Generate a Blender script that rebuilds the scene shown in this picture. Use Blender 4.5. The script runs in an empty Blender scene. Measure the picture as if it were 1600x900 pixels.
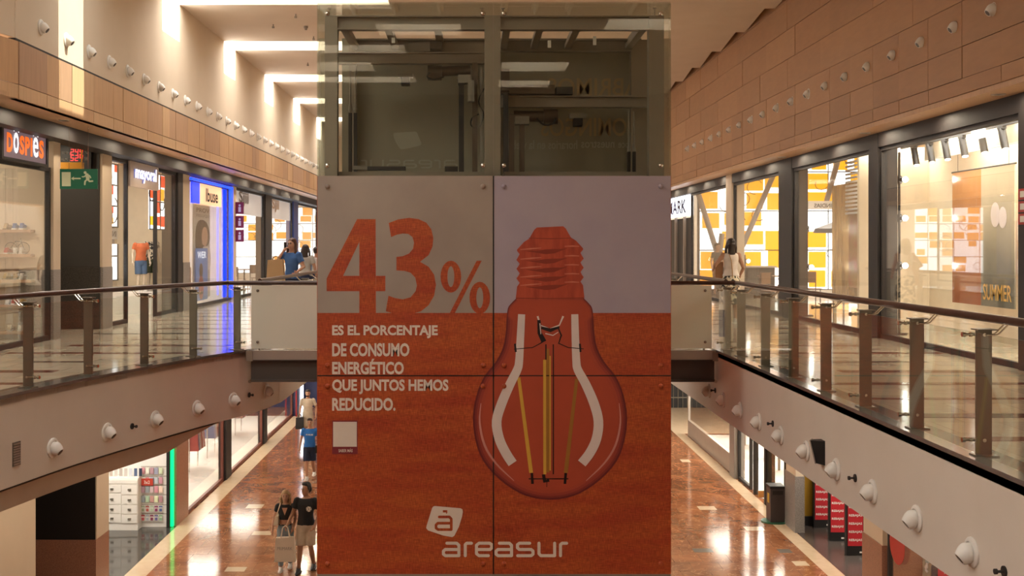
import bpy, bmesh, math, random
from mathutils import Vector, Matrix
random.seed(7)
scene = bpy.context.scene
COL = scene.collection
# ------------------------------------------------------------------ camera, world, sun, exposure
F, CX, CY, EZ = 1750.0, 740.0, 385.0, 1.6        # focal length in px, principal point, eye height
cd = bpy.data.cameras.new('camera'); cam = bpy.data.objects.new('camera', cd); COL.objects.link(cam)
cam.location = (0, 0, EZ); cam.rotation_euler = (math.pi/2, 0, 0)
cd.sensor_width = 36; cd.lens = F/1600*36; cd.shift_x = (800-CX)/1600; cd.shift_y = -(450-CY)/1600
cd.clip_end = 300; scene.camera = cam
w = bpy.data.worlds.new('sky'); scene.world = w; w.use_nodes = True
bg = w.node_tree.nodes['Background']; bg.inputs[0].default_value = (0.86, 0.92, 1, 1); bg.inputs[1].default_value = 2.5
sd = bpy.data.lights.new('sun', 'SUN'); so = bpy.data.objects.new('sun', sd); COL.objects.link(so)
sd.energy = 7.0; sd.angle = 0.009; sd.color = (1, 0.93, 0.82)
so.rotation_euler = Vector((-1, 0, -1.73)).to_track_quat('-Z', 'Y').to_euler(); so.location = (3, 17.5, 20)
vs = scene.view_settings; vs.view_transform = 'Standard'; vs.look = 'None'; vs.gamma = 1; vs.use_curve_mapping = False
vs.exposure = 0.85
scene.cycles.use_denoising = True; scene.cycles.max_bounces = 8; scene.cycles.diffuse_bounces = 4
scene.cycles.glossy_bounces = 4; scene.cycles.transparent_max_bounces = 24; scene.cycles.sample_clamp_indirect = 6

def area(name, loc, sx, sy, power, col=(1, .87, .7), d=(0, 0, -1)):
    l = bpy.data.lights.new(name, 'AREA'); l.shape = 'RECTANGLE'; l.size = sx; l.size_y = sy; l.energy = power; l.color = col
    o = bpy.data.objects.new(name, l); COL.objects.link(o); o.location = loc
    o.rotation_euler = Vector(d).to_track_quat('-Z', 'Y').to_euler() if d != (0, 0, -1) else (0, 0, 0)
    return o
WARM = (1, .83, .62); NEUT = (1, .93, .82)
# lamps under the galleries, in the shops and along the hall ceiling
for y in (13, 18, 23, 28, 33, 38, 43):
    for dy in (-1.2, 1.2): area('gallery_lamp', (-5.6, y+dy, -1.06), .22, .22, 15, WARM); area('gallery_lamp', (5.6, y+dy, -1.06), .22, .22, 15, WARM)
for y in (8, 13, 18, 23, 28, 33, 38, 43):
    for dy in (-1.2, 1.2): area('soffit_lamp', (-6.62, y+dy, 3.62), .12, .12, 6.5, WARM); area('soffit_lamp', (6.82, y+dy, 3.56), .12, .12, 6.5, WARM)
for x, y, p in ((-9.2, 17.3, 60), (-9, 24.6, 110), (-9, 30.8, 110), (-9.5, 36.5, 120), (-9.5, 43, 120)):
    area('shop_lamp', (x, y, 3.5), 2.2, 2.2, p, NEUT)
for x, y, p in ((7.9, 15.5, 85), (7.9, 18.2, 85), (8.0, 22.2, 90), (10, 27, 150), (10, 33, 150)):
    area('shop_lamp', (x, y, 3.5), 1.4, 2.2, p, NEUT)
for x, y, p in ((-8.6, 24, 110), (-9, 29.6, 90), (-9, 35, 130), (-9, 41, 130)):
    area('shop_lamp', (x, y, -1.5), 2.2, 2.2, p, NEUT)
for x, y, p in ((8.8, 17.5, 60), (9.0, 23.5, 90), (9, 29.3, 120), (9.2, 33.5, 170), (9.2, 38, 170)):
    area('shop_lamp', (x, y, -1.5), 2.2, 2.2, p, NEUT)

area('recess_fill', (-8.2, 20.6, 3.6), .2, .2, 14, WARM)  # unseen fill light, added to brighten the dark exit recess
# ------------------------------------------------------------------ helpers
def PX(x, Y): return (x-CX)/F*Y
def PZ(y, Y): return EZ+(CY-y)/F*Y
def YX(x, X): return X*F/(x-CX)
ORD = 'first second third fourth fifth sixth seventh eighth ninth tenth eleventh twelfth thirteenth fourteenth fifteenth sixteenth seventeenth eighteenth nineteenth twentieth twenty-first twenty-second twenty-third twenty-fourth twenty-fifth twenty-sixth twenty-seventh twenty-eighth twenty-ninth thirtieth'.split()
ORG = {}
def origin(o): return ORG.get(o.name, Vector((0, 0, 0))) if o else Vector((0, 0, 0))
def tag(o, label=None, cat=None, group=None, kind=None):
    if label: o['label'] = label
    if cat: o['category'] = cat
    if group: o['group'] = group
    if kind: o['kind'] = kind
    return o
def thing(name, loc, label=None, cat=None, group=None, kind=None, rz=0):
    o = bpy.data.objects.new(name, None); COL.objects.link(o); o.location = loc; o.rotation_euler = (0, 0, rz)
    o.empty_display_size = .1; ORG[o.name] = Vector(loc)
    return tag(o, label, cat, group, kind)
class MB:
    def __init__(s): s.v = []; s.f = []; s.m = []
    def add(s, vs, fs, mi=0):
        n = len(s.v); s.v += [tuple(p) for p in vs]; s.f += [tuple(n+i for i in f) for f in fs]; s.m += [mi]*len(fs); return s
    def box(s, x0, x1, y0, y1, z0, z1, mi=0):
        return s.add([(x, y, z) for z in (z0, z1) for y in (y0, y1) for x in (x0, x1)],
                     [(0, 2, 3, 1), (4, 5, 7, 6), (0, 1, 5, 4), (2, 6, 7, 3), (0, 4, 6, 2), (1, 3, 7, 5)], mi)
    def hexa(s, b, t, mi=0):                      # bottom ring, top ring of equal length
        n = len(b)
        return s.add(list(b)+list(t), [tuple(range(n))[::-1], tuple(range(n, 2*n))]+[(i, (i+1) % n, n+(i+1) % n, n+i) for i in range(n)], mi)
    def prism(s, pts, fn, d, mi=0):               # polygon through fn(u,v)->point, extruded by vector d
        a = [Vector(fn(*p)) for p in pts]; d = Vector(d)
        return s.hexa(a, [p+d for p in a], mi)
    def cyl(s, p0, p1, r0, r1=None, n=10, mi=0):
        p0 = Vector(p0); p1 = Vector(p1); r1 = r0 if r1 is None else r1
        d = (p1-p0).normalized(); a = d.orthogonal().normalized(); b = d.cross(a)
        ring = lambda p, r: [p+(a*math.cos(2*math.pi*i/n)+b*math.sin(2*math.pi*i/n))*r for i in range(n)]
        return s.hexa(ring(p0, max(r0, 1e-4)), ring(p1, max(r1, 1e-4)), mi)
    def lathe(s, prof, p, d, n=16, mi=0):
        p = Vector(p); d = Vector(d).normalized(); a = d.orthogonal().normalized(); b = d.cross(a); vs = []
        for r, h in prof:
            vs += [p+d*h+(a*math.cos(2*math.pi*i/n)+b*math.sin(2*math.pi*i/n))*max(r, 1e-4) for i in range(n)]
        k = len(prof); fs = [(j*n+i, j*n+(i+1) % n, (j+1)*n+(i+1) % n, (j+1)*n+i) for j in range(k-1) for i in range(n)]
        fs += [tuple(range(n))[::-1], tuple(range((k-1)*n, k*n))]
        return s.add(vs, fs, mi)
    def tube(s, pts, r, n=8, mi=0, closed=False):
        pts = [Vector(p) for p in pts]; k = len(pts); rs = r if isinstance(r, (list, tuple)) else [r]*k; vs = []; up = None
        for i, p in enumerate(pts):
            if closed: d = pts[(i+1) % k]-pts[i-1]
            else: d = pts[min(i+1, k-1)]-pts[max(i-1, 0)]
            d.normalize()
            a = (up-d*up.dot(d)) if up is not None else d.orthogonal()
            if a.length < 1e-4: a = d.orthogonal()
            a.normalize(); up = a; b = d.cross(a); q = rs[i]; q = q if isinstance(q, tuple) else (q, q)
            vs += [p+a*math.cos(2*math.pi*j/n)*q[0]+b*math.sin(2*math.pi*j/n)*q[1] for j in range(n)]
        m = k if closed else k-1
        fs = [(i*n+j, i*n+(j+1) % n, ((i+1) % k)*n+(j+1) % n, ((i+1) % k)*n+j) for i in range(m) for j in range(n)]
        if not closed: fs += [tuple(range(n))[::-1], tuple(range((k-1)*n, k*n))]
        return s.add(vs, fs, mi)
    def ball(s, c, r, nu=12, nv=8, mi=0):
        r = r if isinstance(r, (tuple, list)) else (r, r, r); vs = []
        for j in range(1, nv):
            t = math.pi*j/nv
            vs += [(c[0]+r[0]*math.sin(t)*math.cos(2*math.pi*i/nu), c[1]+r[1]*math.sin(t)*math.sin(2*math.pi*i/nu), c[2]+r[2]*math.cos(t)) for i in range(nu)]
        a = len(vs); vs += [(c[0], c[1], c[2]+r[2]), (c[0], c[1], c[2]-r[2])]
        fs = [(j*nu+i, j*nu+(i+1) % nu, (j+1)*nu+(i+1) % nu, (j+1)*nu+i) for j in range(nv-2) for i in range(nu)]
        fs += [(a, (i+1) % nu, i) for i in range(nu)]+[(a+1, (nv-2)*nu+i, (nv-2)*nu+(i+1) % nu) for i in range(nu)]
        return s.add(vs, fs, mi)
    def mesh(s, name, mats, smooth=False, off=None):
        me = bpy.data.meshes.new(name)
        vs = s.v if off is None else [(p[0]-off[0], p[1]-off[1], p[2]-off[2]) for p in s.v]
        me.from_pydata(vs, [], s.f)
        for m in (mats if isinstance(mats, (list, tuple)) else [mats]): me.materials.append(m)
        if any(s.m): me.polygons.foreach_set('material_index', s.m)
        bm = bmesh.new(); bm.from_mesh(me); bmesh.ops.recalc_face_normals(bm, faces=bm.faces); bm.to_mesh(me); bm.free()
        if smooth:
            me.polygons.foreach_set('use_smooth', [True]*len(me.polygons)); me.set_sharp_from_angle(angle=math.radians(38))
        me.update(); return me
    def build(s, name, mats, parent=None, smooth=False, label=None, cat=None, group=None, kind=None, local=False):
        off = None if (local or parent is None) else origin(parent)
        if parent is None and not local:                     # give every top-level mesh an origin at its base centre
            xs = [p[0] for p in s.v]; ys = [p[1] for p in s.v]; zs = [p[2] for p in s.v]
            off = Vector(((min(xs)+max(xs))/2, (min(ys)+max(ys))/2, min(zs)))
        o = bpy.data.objects.new(name, s.mesh(name, mats, smooth, off)); COL.objects.link(o); o.parent = parent
        if parent is None and not local: o.location = off; ORG[o.name] = off.copy()
        else: ORG[o.name] = origin(parent) if parent else Vector((0, 0, 0))
        return tag(o, label, cat, group, kind)
def inst(o, name, loc, parent=None, rz=0, scale=None):
    """copy one object (shared mesh) at world loc under parent"""
    c = bpy.data.objects.new(name, o if isinstance(o, bpy.types.Mesh) else o.data); COL.objects.link(c)
    c.parent = parent; c.location = Vector(loc)-origin(parent); c.rotation_euler = (0, 0, rz)
    if scale: c.scale = scale
    ORG[c.name] = Vector(loc); return c
def copy_tree(o, parent=None):
    c = o.copy(); COL.objects.link(c); c.parent = parent
    for ch in list(o.children): copy_tree(ch, c)
    return c
# ------------------------------------------------------------------ materials
def M(name, c, r=.5, metal=0, c2=None, scale=4, stretch=(1, 1, 1), bump=0, detail=4, emit=None, es=0, spec=.5, coat=0, lo=.3, hi=.7, dist=0):
    m = bpy.data.materials.new(name); m.use_nodes = True; N = m.node_tree.nodes; L = m.node_tree.links; b = N['Principled BSDF']
    b.inputs['Roughness'].default_value = r; b.inputs['Metallic'].default_value = metal; b.inputs['Specular IOR Level'].default_value = spec
    b.inputs['Coat Weight'].default_value = coat; b.inputs['Coat Roughness'].default_value = .05
    if c2 is None: c2 = tuple(min(1, k*.93) for k in c)
    tc = N.new('ShaderNodeTexCoord'); mp = N.new('ShaderNodeMapping'); mp.inputs['Scale'].default_value = stretch
    nz = N.new('ShaderNodeTexNoise'); nz.inputs['Scale'].default_value = scale; nz.inputs['Detail'].default_value = detail; nz.inputs['Distortion'].default_value = dist
    rp = N.new('ShaderNodeValToRGB'); rp.color_ramp.elements[0].position = lo; rp.color_ramp.elements[1].position = hi
    rp.color_ramp.elements[0].color = (*c, 1); rp.color_ramp.elements[1].color = (*c2, 1)
    L.new(tc.outputs['Object'], mp.inputs[0]); L.new(mp.outputs[0], nz.inputs['Vector']); L.new(nz.outputs['Fac'], rp.inputs[0])
    L.new(rp.outputs[0], b.inputs['Base Color'])
    if bump:
        bp = N.new('ShaderNodeBump'); bp.inputs['Strength'].default_value = bump; bp.inputs['Distance'].default_value = .02
        L.new(nz.outputs['Fac'], bp.inputs['Height']); L.new(bp.outputs[0], b.inputs['Normal'])
    if emit:
        b.inputs['Emission Color'].default_value = (*emit, 1); b.inputs['Emission Strength'].default_value = es
    return m
def glass(name, tint=(.93, .97, .95), f0=.045, frost=0, gl=(1, 1, 1)):
    m = bpy.data.materials.new(name); m.use_nodes = True; N = m.node_tree.nodes; L = m.node_tree.links; N.clear()
    out = N.new('ShaderNodeOutputMaterial'); tr = N.new('ShaderNodeBsdfTransparent'); tr.inputs[0].default_value = (*tint, 1)
    gs = N.new('ShaderNodeBsdfGlossy'); gs.inputs['Roughness'].default_value = .01; gs.inputs[0].default_value = (*gl, 1)
    ge = N.new('ShaderNodeNewGeometry'); dt = N.new('ShaderNodeVectorMath'); dt.operation = 'DOT_PRODUCT'
    L.new(ge.outputs['Normal'], dt.inputs[0]); L.new(ge.outputs['Incoming'], dt.inputs[1])
    def mth(op, a, b=None):
        n = N.new('ShaderNodeMath'); n.operation = op
        for i, q in enumerate((a, b)):
            if q is None: continue
            if isinstance(q, (int, float)): n.inputs[i].default_value = q
            else: L.new(q, n.inputs[i])
        return n.outputs[0]
    ab = mth('ABSOLUTE', dt.outputs['Value']); p5 = mth('POWER', mth('SUBTRACT', 1.0, ab), 5.0)
    fr = mth('ADD', mth('MULTIPLY', p5, 1-f0), f0)
    base = tr.outputs[0]
    if frost:
        df = N.new('ShaderNodeBsdfPrincipled'); df.inputs['Base Color'].default_value = (.86, .89, .78, 1); df.inputs['Roughness'].default_value = .25
        mx0 = N.new('ShaderNodeMixShader'); mx0.inputs[0].default_value = frost; L.new(base, mx0.inputs[1]); L.new(df.outputs[0], mx0.inputs[2]); base = mx0.outputs[0]
    mx = N.new('ShaderNodeMixShader'); L.new(fr, mx.inputs[0]); L.new(base, mx.inputs[1]); L.new(gs.outputs[0], mx.inputs[2]); L.new(mx.outputs[0], out.inputs[0])
    return m
def glow(name, c, s): return M(name, tuple(k*.8 for k in c), .4, emit=c, es=s)
def marble(name, c1, c2, vein, r, scale=1.2, tile=None):
    m = M(name, c1, r, c2=c2, scale=scale, detail=8, dist=1.5, lo=.35, hi=.65); N = m.node_tree.nodes; L = m.node_tree.links; b = N['Principled BSDF']
    rp = next(n for n in N if n.type == 'VALTORGB'); mp = next(n for n in N if n.type == 'MAPPING')
    n2 = N.new('ShaderNodeTexNoise'); n2.inputs['Scale'].default_value = scale*1.7; n2.inputs['Detail'].default_value = 6; n2.inputs['Distortion'].default_value = 2.5
    r2 = N.new('ShaderNodeValToRGB'); e = r2.color_ramp.elements; e[0].position = .485; e[0].color = (0, 0, 0, 1); e[1].position = .5; e[1].color = (1, 1, 1, 1)
    k = e.new(.515); k.color = (0, 0, 0, 1)
    mx = N.new('ShaderNodeMix'); mx.data_type = 'RGBA'; mx.inputs['B'].default_value = (*vein, 1)
    ml = N.new('ShaderNodeMath'); ml.operation = 'MULTIPLY'; ml.inputs[1].default_value = .55
    L.new(mp.outputs[0], n2.inputs['Vector']); L.new(n2.outputs['Fac'], r2.inputs[0]); L.new(r2.outputs[0], ml.inputs[0]); L.new(ml.outputs[0], mx.inputs['Factor'])
    L.new(rp.outputs[0], mx.inputs['A']); last = mx.outputs['Result']
    if tile:
        bt = N.new('ShaderNodeTexBrick'); bt.inputs['Scale'].default_value = 1; bt.inputs['Brick Width'].default_value = tile; bt.inputs['Row Height'].default_value = tile
        bt.inputs['Mortar Size'].default_value = .004; bt.offset = 0.5
        bt.inputs['Color1'].default_value = (.82, .82, .82, 1); bt.inputs['Color2'].default_value = (1.1, 1.06, 1.0, 1); bt.inputs['Mortar'].default_value = (.6, .55, .5, 1)
        L.new(mp.outputs[0], bt.inputs['Vector']); m2 = N.new('ShaderNodeMix'); m2.data_type = 'RGBA'; m2.blend_type = 'MULTIPLY'; m2.inputs['Factor'].default_value = 1
        L.new(last, m2.inputs['A']); L.new(bt.outputs['Color'], m2.inputs['B']); last = m2.outputs['Result']
    L.new(last, b.inputs['Base Color']); return m
m_plaster = M('plaster_cream', (.68, .56, .42), .8, c2=(.65, .53, .39), scale=1.5)
m_fascia = M('painted_fascia', (.74, .66, .57), .75, c2=(.69, .61, .52), scale=1.2, detail=6)
m_band = M('lower_band', (.46, .33, .23), .8)
m_wood = [M('veneer_%d' % i, c, .45, c2=tuple(k*.86 for k in c), scale=3, stretch=(6, 6, .6), detail=6) for i, c in enumerate(((.60, .36, .19), (.52, .31, .18), (.66, .42, .23), (.47, .28, .17)))]
m_rwood = [M('panel_veneer_%d' % i, c, .5, c2=tuple(k*.9 for k in c), scale=3, stretch=(.8, .8, 5), detail=6) for i, c in enumerate(((.43, .22, .095), (.40, .205, .088), (.46, .24, .105)))]
m_dark = M('dark_metal', (.022, .018, .017), .6)
m_black = M('black', (.012, .011, .011), .45)
m_slate = M('slate_panel', (.05, .048, .046), .55)
m_gran = M('dark_granite', (.075, .068, .062), .3, c2=(.02, .02, .02), scale=60, detail=2)
m_grang = M('grey_granite', (.34, .31, .28), .35, c2=(.18, .16, .15), scale=60, detail=2)
m_granr = M('rose_granite', (.40, .20, .13), .3, c2=(.27, .13, .09), scale=50, detail=2)
m_steel = M('steel_paint', (.30, .245, .19), .5)
m_beam = M('bridge_beam', (.085, .07, .06), .5)
m_steel2 = M('steel_light', (.42, .36, .31), .45, metal=.3)
m_chrome = M('chrome', (.72, .68, .62), .18, metal=1)
m_postm = M('post_steel', (.22, .195, .155), .35, metal=.5)
m_rail = M('handrail_wood', (.085, .035, .022), .28, c2=(.05, .02, .014), scale=12)
m_white = M('white_paint', (.82, .78, .72), .45)
m_cream = M('cream_wall', (.78, .66, .48), .7)
m_lightwall = M('shop_white', (.85, .82, .78), .6)
m_glass = glass('clear_glass'); m_glassg = glass('green_glass', (.80, .88, .84)); m_shopglass = glass('shop_glass', (.97, .98, .97), .03)
m_towerglass = glass('tower_glass', (.93, .955, .93), .03)
m_frost = glass('frosted_glass', (.8, .86, .8), .05, frost=.92)
m_sky = glow('skylight_glass', (1, .985, .95), 5.5)
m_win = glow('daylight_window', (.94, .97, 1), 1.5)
m_floorlo = marble('red_marble', (.225, .083, .038), (.35, .15, .07), (.72, .42, .22), .11, .9, .6)
m_floorup = marble('beige_marble', (.66, .56, .45), (.58, .48, .38), (.75, .66, .55), .10, .8, .6)
m_floorlo.node_tree.nodes['Principled BSDF'].inputs['Specular IOR Level'].default_value = .38
m_creamt = M('cream_stone', (.66, .52, .36), .14, c2=(.60, .46, .31), scale=5)
m_redt = M('dark_red_stone', (.18, .05, .035), .12); m_blkt = M('black_stone', (.035, .03, .028), .12); m_gryt = M('grey_stone', (.16, .14, .12), .12)
m_shopfloor = M('dark_shop_floor', (.06, .055, .05), .08)

# ------------------------------------------------------------------ text and 2-D print
def text_mesh(s, bold=0.0):
    cu = bpy.data.curves.new('t', 'FONT'); cu.body = s; cu.offset = bold; cu.resolution_u = 3
    ob = bpy.data.objects.new('t', cu); COL.objects.link(ob)
    dg = bpy.context.evaluated_depsgraph_get(); me = bpy.data.meshes.new_from_object(ob.evaluated_get(dg))
    vs = [v.co.copy() for v in me.vertices]; fs = [tuple(p.vertices) for p in me.polygons]
    bpy.data.objects.remove(ob); bpy.data.curves.remove(cu); bpy.data.meshes.remove(me)
    x0 = min(v.x for v in vs); x1 = max(v.x for v in vs); y0 = min(v.y for v in vs); y1 = max(v.y for v in vs)
    return [((v.x-x0)/(x1-x0), (v.y-y0)/(y1-y0)) for v in vs], fs
def text(name, s, o, right, up, wd, ht, mat, parent=None, bold=.012, th=.004, mirror=False, **kw):
    """lettering fitted to a wd x ht box whose lower left corner is o"""
    o = Vector(o); right = Vector(right); up = Vector(up); n = right.cross(up)*th
    uv, fs = text_mesh(s, bold); mb = MB()
    P = [o+right*((1-u if mirror else u)*wd)+up*(v*ht)+n for u, v in uv]
    mb.add(P, fs)
    return mb.build(name, mat, parent, **kw)
SK = 0
def stroke(mb, pts, hw, fn, d, mi=0):
    global SK
    for a, b in zip(pts[:-1], pts[1:]):
        a = Vector(a); b = Vector(b); t = (b-a).normalized(); n = Vector((-t.y, t.x))*hw
        SK += 1; mb.prism([tuple(a+n), tuple(b+n), tuple(b-n), tuple(a-n)], fn, Vector(d)*(1+.013*(SK % 40)), mi)
    for p in pts:
        SK += 1; mb.prism([(p[0]+hw*math.cos(i*math.pi/6), p[1]+hw*math.sin(i*math.pi/6)) for i in range(12)], fn, Vector(d)*(1+.013*(SK % 40)), mi)
def ribbon(mb, pts, ws, fn, d, mi=0):
    global SK
    SK += 1; d = Vector(d)*(1+.15*(SK % 14))
    k = len(pts); L_ = []; R_ = []
    for i in range(k):
        a = Vector(pts[max(i-1, 0)]); b = Vector(pts[min(i+1, k-1)]); t = (b-a).normalized(); n = Vector((-t.y, t.x))*ws[i]/2; p = Vector(pts[i])
        L_.append(tuple(p+n)); R_.append(tuple(p-n))
    for i in range(k-1): mb.prism([L_[i], L_[i+1], R_[i+1], R_[i]], fn, d, mi)
def crom(P, n=8):
    out = []
    for i in range(len(P)-1):
        p0 = Vector(P[max(i-1, 0)]); p1 = Vector(P[i]); p2 = Vector(P[i+1]); p3 = Vector(P[min(i+2, len(P)-1)])
        for j in range(n):
            t = j/n; out.append(.5*((2*p1)+(p2-p0)*t+(2*p0-5*p1+4*p2-p3)*t*t+(3*p1-p0-3*p2+p3)*t**3))
    return out+[Vector(P[-1])]
# ================================================================== STRUCTURE
LE = crom([(-5.9, 5), (-5.75, 7.5), (-5.4, 10), (-5.05, 11.87), (-4.74, 13.4), (-4.33, 14.9), (-3.93, 16.2), (-3.5, 17.3), (-3.26, 18.4), (-3.2, 20), (-3.2, 30), (-3.2, 45)], 5)
def led(Y):
    for a, b in zip(LE[:-1], LE[1:]):
        if a.y <= Y <= b.y: return a.x+(b.x-a.x)*(Y-a.y)/(b.y-a.y)
    return LE[0].x if Y < LE[0].y else LE[-1].x
def lnorm(Y):                                     # normal of the left edge, towards the void
    d = Vector((led(Y+.05)-led(Y-.05), .1)).normalized(); return Vector((d.y, -d.x))
def strip(poly, t, z0, z1, mb=None):
    """wall along a polyline, thickness t towards -X side"""
    mb = mb or MB(); out = []
    for i, p in enumerate(poly):
        a = poly[max(i-1, 0)]; b = poly[min(i+1, len(poly)-1)]; d = (Vector(b)-Vector(a)).normalized(); n = Vector((d.y, -d.x))
        out.append((Vector(p), Vector(p)-n*t))
    for (a, b), (c, d) in zip(out[:-1], out[1:]):
        mb.hexa([(a.x, a.y, z0), (c.x, c.y, z0), (d.x, d.y, z0), (b.x, b.y, z0)], [(a.x, a.y, z1), (c.x, c.y, z1), (d.x, d.y, z1), (b.x, b.y, z1)])
    return mb
ZL = -5.0
fl = MB().box(-14, 14, -8, 56, ZL-.2, ZL).build('floor', m_floorlo, None, label='polished red-brown marble floor of the lower hall', kind='structure')
tr = MB().box(-7.0, -6.56, 4, 46, ZL, ZL+.002).build('trim_1', m_creamt, None, label='cream stone border strip along the left lower shops', kind='structure')
tr = MB().box(7.1, 7.44, 4, 46, ZL, ZL+.002).build('trim_2', m_creamt, None, label='cream stone border strip along the right lower shops', kind='structure')
def ftile(x0, x1, y0, y1, m, z=ZL, par=fl, Yf=None):
    h = EZ-z; Ya = F*h/(y1-CY); Yb = F*h/(y0-CY); Ym = (Ya+Yb)/2
    MB().box(PX(x0, Ym), PX(x1, Ym), Ya, Yb, z, z+.0025).build('floor_tile', m, par)
for t in ((386, 411, 788, 794), (395, 425, 830, 836), (353, 384, 886, 893), (1091, 1118, 791, 796.5), (1164, 1193, 823, 829), (1064, 1078, 718, 722), (1240, 1262, 877, 884)): ftile(*t, m_creamt)
for t in ((1083, 1113, 857, 863), (440, 462, 860, 866), (1216, 1236, 858, 864)): ftile(*t, m_gryt)
# upper gallery floors
mb = MB()
for a, b in zip(LE[:-1], LE[1:]):
    mb.hexa([(a.x, a.y, -.1), (b.x, b.y, -.1), (-14, b.y, -.1), (-14, a.y, -.1)], [(a.x, a.y, 0), (b.x, b.y, 0), (-14, b.y, 0), (-14, a.y, 0)])
flu = mb.build('floor_left', m_floorup, None, label='polished beige marble floor of the left gallery', kind='structure')
mb = MB(); mb.box(3.75, 16, -8, 56, -.1, 0); flr = mb.build('floor_right', m_floorup, None, label='polished beige marble floor of the right gallery', kind='structure')
k = 0; y = 9.2
while y < 44:                                     # inlaid stone bands in the gallery floors
    for s in (-1, 1):
        x0 = led(y)-.35 if s < 0 else 3.75+.35; x1 = s*7.0
        L = abs(x1-x0); a = random.uniform(0, .35)*L; b = random.uniform(.65, 1)*L
        if (k % 3) == 0: a, b = 0, L
        wd = .2 if k % 3 == 0 else (.26 if k % 3 == 1 else .13)
        MB().box(min(x0+s*a, x0+s*b), max(x0+s*a, x0+s*b), y, y+wd, 0, .0025).build('floor_band', (m_redt, m_blkt, m_redt, m_redt)[k % 4], flu if s < 0 else flr)
    y += 1.25; k += 1
# gallery edges: painted fascia, stone nosing, lower band, soffit
strip(LE, .12, -1.0, -.025).build('wall_balcony_left', m_fascia, None, label='curved pale painted edge of the left gallery', kind='structure')
strip([p+Vector((.03, 0)) for p in LE], .32, -.025, .012).build('trim_3', m_gryt, None, label='dark stone nosing on the left gallery edge', kind='structure')
LB = [p for p in LE if p.y < 16.7]
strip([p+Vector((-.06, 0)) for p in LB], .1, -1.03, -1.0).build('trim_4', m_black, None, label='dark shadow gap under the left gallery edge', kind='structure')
mb = MB()
for a, b in zip(LB[:-1], LB[1:]):
    za = -1.24 if a.y < 15.4 else -1.24+.24*(a.y-15.4)/1.3; zb = -1.24 if b.y < 15.4 else -1.24+.24*(b.y-15.4)/1.3
    mb.hexa([(a.x-.03, a.y, za), (b.x-.03, b.y, zb), (b.x-.2, b.y, zb), (a.x-.2, a.y, za)], [(a.x-.03, a.y, -1.03), (b.x-.03, b.y, -1.03+.0001), (b.x-.2, b.y, -1.03), (a.x-.2, a.y, -1.03)])
mb.build('wall_band_left', m_band, None, label='brown recessed band below the left gallery edge', kind='structure')
mb = MB()
for a, b in zip(LE[:-1], LE[1:]):
    mb.hexa([(a.x-.13, a.y, -1.0), (b.x-.13, b.y, -1.0), (-14, b.y, -1.0), (-14, a.y, -1.0)], [(a.x-.13, a.y, -.94), (b.x-.13, b.y, -.94), (-14, b.y, -.94), (-14, a.y, -.94)])
mb.build('ceiling_lower_left', m_plaster, None, label='pale soffit under the left gallery', kind='structure')
MB().box(3.75, 3.87, -8, 46, -1.0, -.025).build('wall_balcony_right', m_fascia, None, label='straight pale painted edge of the right gallery', kind='structure')
MB().box(3.72, 4.05, -8, 46, -.025, .012).build('trim_5', m_gryt, None, label='dark stone nosing on the right gallery edge', kind='structure')
MB().box(3.87, 16, -8, 46, -1.0, -.94).build('ceiling_lower_right', m_plaster, None, label='pale soffit under the right gallery', kind='structure')
# viewing deck on which the photographer stands, closing walls
MB().box(-6, 3.75, -8, 1.2, -.6, 0).build('floor_deck', m_floorup, None, label='beige marble deck under the viewpoint', kind='structure')
MB().box(-15, 17, -8.3, -8, ZL, 7.4).build('wall_back', M('back_wood', (.22, .14, .09), .6), None, label='brown wood wall behind the viewpoint', kind='structure')
m_navy = M('navy_wall', (.03, .035, .10), .5)
MB().box(-15, -2.5, 46, 46.3, ZL, -1.0).build('wall_far_lower', m_navy, None, label='dark navy wall closing the lower hall on the left', kind='structure')
MB().box(-2.5, 17, 46, 46.3, ZL, -1.0).build('wall_far_lower_right', m_slate, None, label='dark wall closing the lower hall on the right', kind='structure')
MB().box(-15, 17, 56, 56.3, -1.0, 7.4).build('wall_far', m_plaster, None, label='cream wall at the far end of the upper hall', kind='structure')
MB().box(-15, 17, 45.9, 46.0, -1.0, -.02).build('trim_6', m_fascia, None, label='pale far edge of the gallery opening', kind='structure')
MB().box(-3.2, 3.75, 46, 56, -.1, 0).build('floor_far', m_floorup, None, label='beige floor at the far end of the upper hall', kind='structure')
# ceiling with transverse skylights
ZC = 6.78; GAPS = [(-5.2, -4.0), (.2, 1.4), (5.8, 7.0), (11.4, 12.6), (17.0, 18.08), (22.7, 24.0), (28.3, 29.6), (33.8, 35.2), (39.2, 40.6), (45.0, 46.4)]
SKR = -1.8
mb = MB(); prev = -8.3
squares = [(-2.3, -.3, 2.75, 4.1), (3.1, 5.0, 3.4, 4.7), (.8, 2.7, -2.9, -1.3), (.8, 2.4, -6.2, -4.8), (-4.6, -2.9, -2.9, -1.3)]
slabs = []
for a, b in GAPS+[(56.3, 56.3)]:
    slabs.append((prev, a)); prev = b
ceil = MB()
def slab_rect(x0, x1, y0, y1):
    holes = [q for q in squares if q[0] < x1-.01 and q[1] > x0+.01 and q[2] < y1-.01 and q[3] > y0+.01]
    if not holes: ceil.box(x0, x1, y0, y1, ZC, ZC+.5); return
    q = holes[0]; a, b = max(q[0], x0), min(q[1], x1); c, d = max(q[2], y0), min(q[3], y1)
    if a > x0+.01: slab_rect(x0, a, y0, y1)
    if b < x1-.01: slab_rect(b, x1, y0, y1)
    if c > y0+.01: slab_rect(a, b, y0, c)
    if d < y1-.01: slab_rect(a, b, d, y1)
for a, b in slabs: slab_rect(-6.42, SKR, a, b)
slab_rect(SKR, 6.3, -8.3, 56.3)
y = -8.0
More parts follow.
